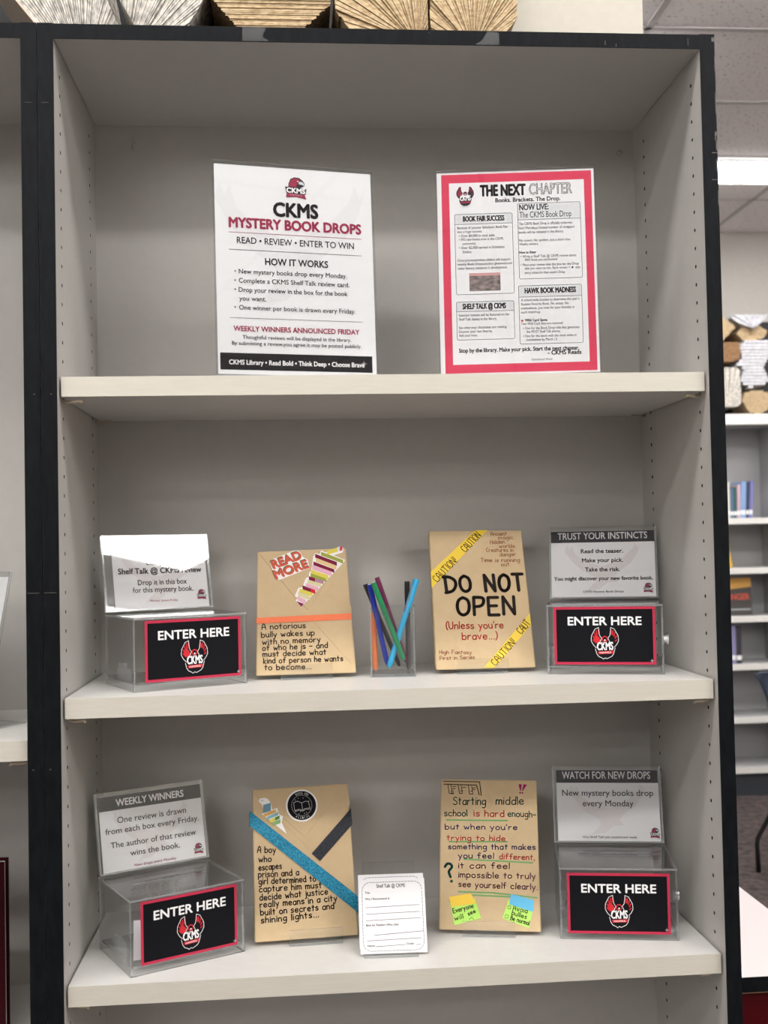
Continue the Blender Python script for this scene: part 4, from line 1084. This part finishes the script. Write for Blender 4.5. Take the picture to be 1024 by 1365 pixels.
def ex_C(b, t, M, G, th):
    part('ribbon', t, M, lambda r: band_around(r, G['blue'], th, GLITBLUE, .0011), 'glittery blue ribbon')
    def blk(r):
        q = mms(G['blk']); r.prism(q, .0006, .0009, GLITBLACK)
        r.add([(q[0][0], -.0009, q[0][1]), (q[1][0], -.0009, q[1][1]), (q[1][0] + .0005, th, q[1][1] + .004), (q[0][0] + .0005, th, q[0][1] + .004)], [(0, 1, 2, 3)], GLITBLACK)
    part('ribbon', t, M, blk, 'glittery black ribbon')
    f1, f2, f3 = mms(G['fold1']), mms(G['fold2']), mms(G['fold3'])
    part('paper_flap', t, M, lambda r: (r.prism([(-.069, .208), f2[1], (.068, .211)], 0, .0013, KRAFT), r.prism([(-.069, .206), (f3[1][0] + .002, f3[1][1] - .004), f3[1], f3[0], (.0705, .205), f2[1]], 0, .0007, KRAFT)))
    def rd(r):
        c, e, tp = mms(G['round']); R = (e[0] - c[0] + tp[1] - c[1]) / 2
        r.prism([(c[0] + R * math.cos(2 * PI * i / 40), c[1] + R * math.sin(2 * PI * i / 40)) for i in range(40)], .0007, .0010, STICKER)
        r.disc(c[0], c[1], R * .90, .0012, INK['black'], 40)
        ring = [(c[0] + R * .64 * math.cos(2 * PI * i / 32), c[1] + R * .64 * math.sin(2 * PI * i / 32)) for i in range(32)]
        r.line(ring, .0003, .0014, INK['palegrey'], True, False)
        bk = [(-.5, .2), (-.25, .28), (0, .15), (.25, .25), (.42, .22), (.52, -.18), (.2, -.2), (.04, -.3), (-.2, -.22), (-.45, -.3), (-.5, .2)]
        r.line(q2(bk, c[0], c[1], R), .0004, .0014, INK['white'])
        r.line(q2([(0, .15), (.04, -.3)], c[0], c[1], R), .0004, .0014, INK['white'])
        r.line(q2([(-.44, -.36), (-.18, -.28), (.04, -.36), (.22, -.26), (.55, -.25)], c[0], c[1], R), .0004, .0014, INK['white'])
        for u, v in ((-.2, .45), (.1, .45), (.45, .25), (-.4, .35), (-.2, -.52), (.28, -.45), (-.1, -.38), (.15, -.5)): r.disc(c[0] + u * R, c[1] + v * R, .0005, .0014, INK['white'], 6)
        for wd, a0, sg in (('BOOKS ARE', 2.05, -1), ('MAGICAL', -2.1, 1)):
            n = len(wd)
            for i, ch in enumerate(wd):
                if ch == ' ': continue
                a = a0 + sg * (1.0 if sg < 0 else 1.05) * i / (n - 1)
                rr = R * (.70 if sg < 0 else .83)
                r.text(ch, c[0] + rr * math.cos(a) - .0008 * math.sin(a) * (1 if sg < 0 else -1) * 0, c[1] + rr * math.sin(a), .0014, R * .13, a - PI / 2 if sg < 0 else a + PI / 2, 0, INK['white'], .0014)
    part('sticker', t, M, rd, 'round black sticker with a white open book')
    def st(r):
        r.prism(mms(G['st']), .0007, .0010, STICKER)
        for c, q in G['bars']: r.poly(mms(q), .0012, INK[c])
        p = mm(G['st'][0]); r.line(q2([(0, 0), (2, 1), (3, -3), (5, 1), (6, -3)], p[0] + .001, p[1] - .003, .0006), .0004, .0012, INK['mauve'])
    part('sticker', t, M, st, 'sticker of a small stack of blue and yellow books')

def ex_D(b, t, M, G, th):
    for q in G['underlines']: b.line(mms(q), .0021, .0004, INK['mint'])
    b.line(smooth_pts(mms(G['qm']), 4), .0036, .0007, INK['greenink']); b.disc(*mm(G['qdot'][0]), .0021, .0007, INK['greenink'])
    for i, q in enumerate(G['drawing']): b.line(mms(q), .0012 if i < 2 else .0009, .0007, INK['ink'])
    for k in ('x1', 'x2'): b.poly(mms(G[k]), .0007, INK['magenta'])
    for k in ('xd1', 'xd2'): b.disc(*mm(G[k][0]), .0013, .0007, INK['magenta'])
    note_words = TEXT['bD'][-6:]
    for lo, hi, m, nm, words, lab1, lab2 in (('n1', 'n1t', NOTEY, 'sticky_note', note_words[:3], 'lime sticky note reading everyone will see', 'yellow sticky note above the lime one'), ('n2', 'n2t', NOTEB, 'sticky_note', note_words[3:], 'lime sticky note with a two-line checklist', 'blue sticky note above the lime one')):
        def low(r):
            r.prism(mms(G[lo]), .0004, .0007, NOTEG)
            hands(r, words, .0009)
            if lo == 'n1':
                r.line(smooth_pts(mms(G['f0']), 3), .0006, .0009, INK['ink']); r.disc(*mm(G['fe1'][0]), .0005, .0009, INK['ink'], 6); r.disc(*mm(G['fe2'][0]), .0005, .0009, INK['ink'], 6)
            else:
                for c in ('c1', 'c2'): r.line(mms(G[c]), .0005, .0009, INK['ink'], True)
        part(nm, t, M, low, lab1)
        part(nm, t, M, lambda r: r.prism(mms(G[hi]), .0010, .0013, m), lab2)

BOOKS = {'bA': (-.117, .150, .03, ZS2, ex_A, 'kraft-wrapped book with an orange ribbon and two stickers', .0245, 'behind the orange-ribbon wrapped book', 0.0, .11),
         'bB': (.1412, .154, -.0306, ZS2, ex_B, 'kraft-wrapped book lettered do not open with yellow caution strips', .021, 'behind the wrapped book lettered do not open', -.002, .13),
         'bC': (-.1226, .1225, .0743, ZS3, ex_C, 'kraft-wrapped book with glittery blue and black ribbons', .021, 'behind the glitter-ribbon wrapped book', .012, .12),
         'bD': (.1334, .1190, -.2092, ZS3, ex_D, 'kraft-wrapped book with colourful handwriting and sticky notes', .015, 'behind the wrapped book with sticky notes', .001, .12)}
for k, (x, y, rz, z, ex, lab, th, where, du, hb) in BOOKS.items():
    parcel(lab, k, (x, y, z), rz, .42, th, ex)
    stand('small clear acrylic stand ' + where.replace('behind', 'holding up'), (x, y, z), rz, .42, .0745, du, th, hb)

# ------------------------------------------------------------------ review cards on a stand
CT = .42
stand('small clear acrylic stand holding up the white review cards', (-.0058, .061, ZS3), -.0353, CT, .074, -.004, .0046, .118, .006)
def review_card(label, i, du, dv, blank=False):
    t = thing('review_card', label, 'card', (-.0058, .061, ZS3), -.0353, 'white review cards on the clear stand')
    b = MB(); b.M = tilt(CT, 0, .0030 + i * .0003) @ Matrix.Translation((du, i * .0009 - .0001, dv))
    w, h = .0455, .0966
    b.box(-w, w, 0, .0004, 0, h, REVIEW)
    R = rounded(-w + .004, w - .004, .0035, h - .004, .011, 5)
    per = []
    for a, c in zip(R, R[1:] + R[:1]):
        L = math.hypot(c[0] - a[0], c[1] - a[1]); n = max(1, int(L / .0011))
        per += [(a[0] + (c[0] - a[0]) * k / n, a[1] + (c[1] - a[1]) * k / n) for k in range(n)]
    for k in range(0, len(per) - 1, 4): b.line(per[k:k + 3], .0007, .0002, INK['dark'], caps=False)
    for k in range(3, len(per) - 1, 4): b.disc(*per[k], .00045, .0002, INK['dark'], 6)
    if not blank:
        texts(b, TEXT['card'], .0003)
        for q in SHAPE['card']['lines']: b.line(mms(q), .0005, .0002, INK['dark'], caps=False)
    b.build('printed_card', t)
    return t
review_card('front white review card with blank writing lines, in front of the glitter-ribbon book', 0, 0, 0)
review_card('white review card standing higher just behind the front card', 2, -.0012, .0062, True)

# ------------------------------------------------------------------ marker cup
CUPW, CUPH = .0645, .1004
t = thing('marker_cup', 'square clear acrylic cup full of coloured markers', 'pen cup', (.007, .1371, ZS2), -.1242)
b = MB(); w, T = CUPW / 2, .0024
b.box(-w, w, 0, T, .0, CUPH, CLEAR, CEDGE, 'y'); b.box(-w, w, CUPW - T, CUPW, .0, CUPH, CLEAR, CEDGE, 'y')
b.box(-w, -w + T, T, CUPW - T, .0, CUPH, CLEAR, CEDGE, 'x'); b.box(w - T, w, T, CUPW - T, .0, CUPH, CLEAR, CEDGE, 'x')
b.build('cup_wall', t)
b = MB(); b.box(-w + T, w - T, T, CUPW - T, .0005, .0045, CLEAR, CDARK, 'z'); b.build('cup_bottom', t)
PCOL = dict(orange=((.95, .25, .08), 'orange', 'standing upright in the corner by the orange-ribbon book', .0041), blue=((.01, .03, .36), 'royal blue', 'leaning out next to the black one', .0041), black=((.01, .01, .012), 'slim black', 'leaning out furthest towards the orange-ribbon book', .0036),
            green=((.01, .24, .09), 'green', 'crossing in front of the sky blue one', .0041), purple=((.17, .015, .08), 'maroon', 'tallest of those leaning towards the orange-ribbon book', .0037), black2=((.012, .01, .014), 'black and grey', 'upright behind the sky blue marker', .0040), sky=((.02, .40, .72), 'sky blue', 'with a metal clip leaning to the caution-strip book', .0046))
for k, (p0, p1) in PENS.items():
    col, cn, how, r = PCOL[k]
    a, c = Vector(p0), Vector(p1); ax = c - a; L = ax.length; ax.normalize()
    if k in ('green',): a += ax * .0
    q = ax.to_track_quat('Z', 'Y')
    t = bpy.data.objects.new('marker', None); C.objects.link(t); t.location = a; t.rotation_mode = 'QUATERNION'; t.rotation_quaternion = q
    t.empty_display_size = .02
    tag(t, '%s marker %s in the clear cup' % (cn, how), 'marker', 'markers in the clear cup')
    pm = mat(k + '_marker_plastic', col, 0.3)
    bm_ = mat('grey_barrel', (.09, .075, .085), .35) if k == 'black2' else pm
    cl = .050 if k != 'orange' else .03
    b = MB(); b.tube([(0, 0, 0), (0, 0, .004), (0, 0, .008), (0, 0, L - cl - .0002)], [r * .45, r * .8, r * .9, r * .9], bm_, 16); b.build('barrel', t, smooth=False)
    b = MB(); b.tube([(0, 0, L - cl), (0, 0, L - .003), (0, 0, L)], [r, r, r * .93], pm, 16); cp = b.build('cap', t)
    if k in ('blue', 'green', 'black', 'sky'):
        b = MB(); b.tube([(0, 0, L + .0001), (0, 0, L + .0006)], r * .55, INK['white'] if k != 'sky' else mat('pale_blue_plug', (.35, .65, .85), .4), 12); b.build('end_plug', cp)
    if k == 'sky':
        d = q.inverted() @ Vector((-.55, -.8, 0)); d.z = 0; d.normalize()
        b = MB(); b.tube([d * (r * .9) + Vector((0, 0, L - .013)), d * (r + .0014) + Vector((0, 0, L - .012)), d * (r + .0012) + Vector((0, 0, L - .044)), d * (r + .0003) + Vector((0, 0, L - .049))], .0008, METAL, 8); b.build('clip', cp)

# ------------------------------------------------------------------ folded book sculptures
def ray_poly(c, ang, poly):
    dx, dy = math.cos(ang), math.sin(ang); hits = []
    n = len(poly)
    for i in range(n):
        (x1, y1), (x2, y2) = poly[i], poly[(i + 1) % n]
        ex, ey = x2 - x1, y2 - y1; den = dx * ey - dy * ex
        if abs(den) < 1e-9: continue
        s = ((x1 - c[0]) * ey - (y1 - c[1]) * ex) / den; t = ((x1 - c[0]) * dy - (y1 - c[1]) * dx) / den
        if s > 1e-6 and -1e-6 <= t <= 1 + 1e-6: hits.append(s)
    if not hits: return None
    return (min(hits) if len(hits) > 1 and max(hits) - min(hits) > 1e-5 else 0.0, max(hits))

def folded_book(label, poly, centre, yf, dep, mpage, n, group, mode='fan', cover=None, seed=1):
    cx = sum(p[0] for p in poly) / len(poly); cz = min(p[1] for p in poly)
    t = thing('folded_book', label, 'folded book', (cx, yf, cz), 0, group)
    rnd = random.Random(seed); P = [(p[0] - cx, p[1] - cz) for p in poly]; c = (centre[0] - cx, centre[1] - cz)
    b = MB(); sc = max(p[0] for p in P) - min(p[0] for p in P)
    if mode == 'fan':
        angs = sorted(math.atan2(p[1] - c[1], p[0] - c[0]) % (2 * PI) for p in P)
        A = [2 * PI * i / n for i in range(n)]
        for i in range(n):
            a0 = A[i]; a1 = a0 + 2 * PI / n * 0.82
            h0, h1 = ray_poly(c, a0, P), ray_poly(c, a1, P)
            if not h0 or not h1 or min(h0[1] - h0[0], h1[1] - h1[0]) < sc * .02: continue
            f = rnd.uniform(0, sc * .035); k = rnd.uniform(.965, 1.0)
            at = lambda r, a: (c[0] + r * math.cos(a), c[1] + r * math.sin(a))
            e0, e1 = max(h0[0], 1e-4), max(h1[0], 1e-4)
            q0, q1 = at(e0, a0), at(e1, a1); p0, p1 = at(e0 + (h0[1] - e0) * k, a0), at(e1 + (h1[1] - e1) * k, a1)
            g = f + sc * .02
            vs = [(q0[0], g, q0[1]), (p0[0], f, p0[1]), (p1[0], f, p1[1]), (q1[0], g, q1[1])]
            vs += [(p[0], dep, p[2]) for p in vs]
            b.add(vs, [(0, 1, 2, 3), (4, 7, 6, 5), (0, 4, 5, 1), (1, 5, 6, 2), (2, 6, 7, 3), (3, 7, 4, 0)], mpage)
    else:
        z0, z1 = min(p[1] for p in P), max(p[1] for p in P)
        for i in range(n):
            a = z0 + (z1 - z0) * i / n; e = a + (z1 - z0) / n * .80; zm = (a + e) / 2
            xs = []
            for k in range(len(P)):
                (x1, y1), (x2, y2) = P[k], P[(k + 1) % len(P)]
                if (y1 <= zm) != (y2 <= zm): xs.append(x1 + (x2 - x1) * (zm - y1) / (y2 - y1))
            if len(xs) < 2: continue
            f = rnd.uniform(0, sc * .02); j = rnd.uniform(-.008, .008) * sc
            b.box(min(xs) + j, max(xs) + j, f, dep, a, e, mpage)
    b.build('pages', t)
    if cover:
        b = MB(); (x0, z0), (x1, z1) = cover
        nx, nz = -(z1 - z0), x1 - x0; L = math.hypot(nx, nz); nx, nz = nx / L * .0025, nz / L * .0025
        q = [(x0 - cx, z0 - cz), (x1 - cx, z1 - cz), (x1 - cx + nx, z1 - cz + nz), (x0 - cx + nx, z0 - cz + nz)]
        vs = [(p[0], -.002, p[1]) for p in q] + [(p[0], dep, p[1]) for p in q]
        b.add(vs, [(0, 1, 2, 3), (4, 7, 6, 5), (0, 4, 5, 1), (1, 5, 6, 2), (2, 6, 7, 3), (3, 7, 4, 0)], COVERTAN); b.build('cover', t)
    return t
ZB = ZT + .0196
GT = 'folded book sculptures on the bookcase top'
folded_book('pale folded book fanned open at the left corner of the bookcase top', [(-.4476, ZB), (-.347, ZB), (-.368, ZB + .05), (-.385, ZB + .15), (-.42, ZB + .19), (-.54, ZB + .15), (-.525, ZB + .09)], (-.398, ZB - .05), .022, .2, PAGEWHITE, 190, GT, cover=((-.449, ZB), (-.545, ZB + .12)), seed=2)
folded_book('pale folded book leaning between the fanned pale book and the hexagon one', [(-.3240, ZB), (-.266, ZB), (-.225, ZB + .075), (-.215, ZB + .15), (-.285, ZB + .165), (-.352, ZB + .05)], (-.345, ZB - .04), .022, .2, PAGEWHITE, 230, GT, seed=3)
folded_book('tan folded book shaped like a hexagon with level pages on the bookcase top', [(-.186, ZB), (-.116, ZB), (-.069, ZB + .045), (-.069, ZB + .09), (-.116, ZB + .136), (-.186, ZB + .136), (-.229, ZB + .09), (-.229, ZB + .05)], (-.15, ZB + .06), .02, .2, PAGETAN, 62, GT, 'stack', seed=4)
folded_book('tan folded book with pages fanning from its lower right corner', [(-.0384, ZB), (.052, ZB), (.063, ZB + .012), (.063, ZB + .12), (-.02, ZB + .14), (-.063, ZB + .1), (-.064, ZB + .038)], (.047, ZB - .006), .02, .2, PAGETAN, 120, GT, seed=5)
folded_book('tan folded book fanning straight up beside the cream wall', [(.0655, ZB + .013), (.082, ZB), (.1624, ZB), (.186, ZB + .03), (.188, ZB + .12), (.12, ZB + .15), (.0655, ZB + .12)], (.125, ZB - .012), .02, .2, PAGETAN, 120, GT, seed=6)
b = MB(); b.box(-1.30, .2203, .26, .272, ZB, 2.72, BOARD)
tag(b.build('backing_board'), 'black backing board standing behind the folded books on the near bookcase', 'board')

# ------------------------------------------------------------------ far side of the library
FY = 4.55
def fw(u, v): return (2.2788 + (u - 966) * .00434, 2.131 + (552 - v) * .00423)
root = thing('bookcase', 'distant white-edged bookcase by the far wall, half empty', 'bookcase', (0, 0, 0))
FX0, FX1 = 1.68, 2.5946
for x in (FX0 - .025, FX1):
    b = MB(); b.box(x, x + .025, FY, FY + .29, 0, 2.072, FARLAM); p = b.build('side_panel', root)
    b = MB(); b.box(x, x + .025, FY - .002, FY, 0, 2.072, FARWHITE); b.build('edge_band', p)
b = MB(); b.box(FX0 - .025, FX1 + .025, FY, FY + .29, 2.0725, 2.131, FARLAM); p = b.build('top_panel', root)
b = MB(); b.box(FX0 - .025, FX1 + .025, FY - .002, FY, 2.0725, 2.131, FARWHITE); b.build('edge_band', p)
b = MB(); b.box(FX0, FX1, FY + .28, FY + .29, .1, 2.072, FARLAM); b.build('back_panel', root)
FZ = (1.5471, 1.2688, .9987, .733, .438, .160)
for z in FZ:
    b = MB(); b.box(FX0, FX1, FY + .004, FY + .28, z - .033, z, FARLAM); p = b.build('shelf', root)
    b = MB(); b.box(FX0, FX1, FY + .001, FY + .004, z - .033, z, FARWHITE); b.build('front_edge', p)
b = MB(); b.box(FX0 - .02, FX1 + .02, FY + .02, FY + .05, 0, .126, KICK); b.build('kickboard', root)
b = MB(); b.box(1.66, 2.95, FY + .24, FY + .255, 2.1315, 2.6975, BOARD)
tag(b.build('backing_board'), 'black backing board behind the folded books on the distant bookcase', 'board')
GF = 'folded book sculptures on the distant bookcase'
def far(label, pts, ctr, m, n, mode='fan', y=FY + .02, seed=9):
    P = [fw(*p) for p in pts]; P = [(p[0], max(p[1], 2.1315)) for p in P]
    return folded_book(label, P, fw(*ctr), y, .2, m, n, GF, mode, seed=seed)
far('distant tan folded book with a pointed side, uppermost by the black edge', [(958, 418), (967, 419), (987, 435), (968, 454), (956, 454)], (960, 436), PAGETAN, 60)
far('distant grey and white folded book at the top of the pile', [(978, 419), (1030, 419), (1026, 424), (1010, 438), (990, 431), (979, 424)], (1009, 436), PAGEGREY, 50, y=FY + .0)
far('distant tan oval folded book under the grey and white one', [(988, 443), (996, 434), (1018, 432), (1030, 440), (1026, 449), (1012, 453), (996, 452)], (1008, 443), PAGETAN, 60, y=FY + .03)
far('distant brown folded book lying level above the cream one', [(956, 456), (990, 455), (993, 468), (989, 480), (956, 481)], (970, 468), PAGEBROWN, 12, 'stack')
far('distant pale grey folded book with ridged sides', [(993, 455), (1030, 452), (1032, 470), (1022, 490), (1032, 510), (1014, 512), (1004, 517), (991, 509), (994, 498), (997, 491), (987, 485), (994, 475), (991, 460)], (1012, 485), PAGEGREY, 15, 'stack')
far('distant cream folded book with printed pages, standing square', [(958, 488), (991, 488), (991, 541), (958, 542)], (970, 560), PAGEWHITE, 60)
far('distant tan octagon folded book standing on the white shelf edge', [(992, 533), (996, 523), (1010, 520), (1026, 522), (1034, 533), (1026, 546), (1014, 552), (1002, 550)], (1008, 536), PAGETAN, 14, 'stack')

FB = 'library books on the distant bookcase'
def spine(label, x0, x1, z, h, col, lean=0, dot=True, y=FY + .03):
    t = thing('library_book', label, 'book', (x0, y, z), 0, FB)
    w = x1 - x0; M = Matrix.Rotation(lean, 4, 'Y')
    b = MB(); b.M = M; m = mat('far_book_%.2f_%.2f_%.2f' % col, col, .5)
    b.box(0, w, 0, .003, 0, h, m); b.box(0, .003, .003, .16, 0, h, m); b.box(w - .003, w, .003, .16, 0, h, m)
    b.build('cover', t)
    b = MB(); b.M = M; b.box(.0031, w - .0031, .0031, .155, .003, h - .004, PAGEWHITE); b.build('pages', t)
    if dot:
        b = MB(); b.M = M; b.box(w * .05, w * .95, -.001, -.0001, h * .1, h * .22, INK['white']); b.build('spine_label', t)
    return t
px = lambda u: 2.2788 + (u - 968) * .00434
for u0, u1, h, col, lab, ln in ((967, 974.6, .205, (.62, .64, .56), 'cream library book, first in the row beside the black panel', 0), (974.8, 979.2, .17, (.10, .13, .22), 'dark navy library book beside the cream one', 0), (979.4, 983.4, .175, (.02, .10, .11), 'dark teal library book in the middle of the row', 0), (983.6, 988.2, .19, (.50, .35, .42), 'pink-grey library book in the distant row', 0.03), (988.4, 995.0, .205, (.22, .36, .62), 'bright blue library book in the distant row', .05), (995.4, 999.0, .205, (.03, .04, .08), 'black library book in the distant row', .06), (999.4, 1003.8, .21, (.17, .17, .42), 'violet library book ending the distant row', .07)):
    spine(lab, px(u0), px(u1), FZ[0], h, col, ln)
spine('yellow library book leaning alone on a distant shelf', 2.285, 2.315, FZ[1], .195, (.62, .38, .03), -.2, False)
t = thing('library_book', 'distant library book facing out with an orange and black cover', 'book', (2.345, FY + .06, FZ[2] + .0005), 0, FB)
b = MB(); b.M = tilt(.12); b.box(-.09, .09, 0, .022, .0005, .212, mat('dark_cover', (.045, .04, .038), .4))
b.rect(-.09, .09, .16, .212, .0005, INK['orange']); b.poly([(-.09, .16), (.09, .16), (.09, .175), (-.02, .15), (-.09, .135)], .0006, INK['orange'])
b.text('RANGER', -.08, .09, .155, .032, 0, 2, INK['coral'], .0008); b.rect(-.07, .08, .03, .038, .0008, INK['grey']); b.build('cover', t)
t.location.y = FY + .06
spine('violet library book with a black top band on a lower distant shelf', 2.278, 2.318, FZ[3], .215, (.24, .22, .40))
spine('black library book beside the violet one on a lower distant shelf', 2.320, 2.350, FZ[3], .205, (.03, .03, .04))

# low red cabinet beside the bookcase
root = thing('low_cabinet', 'low red cabinet with a white top and black edging beside the bookcase', 'cabinet', (.6, .7, 0))
b = MB(); b.box(-.112, .131, -.4465, .5, .7275, .75, WHITETOP); tp = b.build('top', root)
b = MB(); b.box(-.112, .131, -.4475, -.4466, .7265, .7495, BLACK); b.box(.1311, .132, -.4465, .5, .7265, .7495, BLACK); b.build('edge_band', tp)
b = MB(); b.box(-.112, .124, -.438, .49, .06, .727, REDLAM); b.build('body', root)
b = MB(); b.box(-.112, .126, -.4405, -.4385, .722, .7262, mat('tan_strip', (.35, .22, .13), .6)); b.build('trim_strip', root)
b = MB(); b.box(-.105, .115, -.42, .48, 0, .06, KICK); b.build('kickboard', root)

# dark red book on the neighbouring bookcase
t = thing('hardcover_book', 'dark red hardcover standing low in the neighbouring bookcase', 'book', (-.531, .10, .7805), 0)
m = mat('dark_red_cloth', (.028, .001, .003), .6, spec=.1)
b = MB(); b.box(-.17, 0, 0, .003, 0, .238, m); b.box(-.17, 0, .022, .025, 0, .238, m); b.box(-.173, -.1701, 0, .025, 0, .238, m); b.build('cover', t)
b = MB(); b.box(-.169, -.004, .0031, .0219, .003, .234, PAPER); b.build('pages', t)

# plastic chair in the distance
root = thing('chair', 'navy plastic chair on black tube legs out on the carpet', 'chair', (2.125, 3.05, 0), PI)
b = MB(); N = 10
rows = [(.862, -.150, .27), (.855, -.149, .305), (.82, -.145, .285), (.74, -.133, .258), (.66, -.122, .232), (.58, -.112, .215), (.52, -.105, .20), (.465, -.07, .195), (.45, .0, .205), (.45, .15, .21), (.455, .25, .205), (.44, .275, .2)]
vs = []
for z, y, w in rows:
    for k in range(N + 1):
        u = -1 + 2 * k / N; vs.append((w * u, y + .035 * u * u * (1 if z > .5 else 0), z + (.012 * u * u if z < .5 else 0)))
fs = [(i * (N + 1) + k, i * (N + 1) + k + 1, (i + 1) * (N + 1) + k + 1, (i + 1) * (N + 1) + k) for i in range(len(rows) - 1) for k in range(N)]
b.add(vs, fs, NAVY); sh = b.build('shell', root, smooth=True)
sm = sh.modifiers.new('thickness', 'SOLIDIFY'); sm.thickness = .008
for sx in (-1, 1):
    for y0, y1, y2 in ((-.04, -.13, -.15), (.12, .24, .26)):
        b = MB(); b.tube([(sx * .17, y0, .437), (sx * .247, y1, .246), (sx * .296, y2, .145), (sx * .3, y2, .12), (sx * .296, y2, .0)], .010, BLACKMETAL, 10); b.build('leg', root, smooth=True)
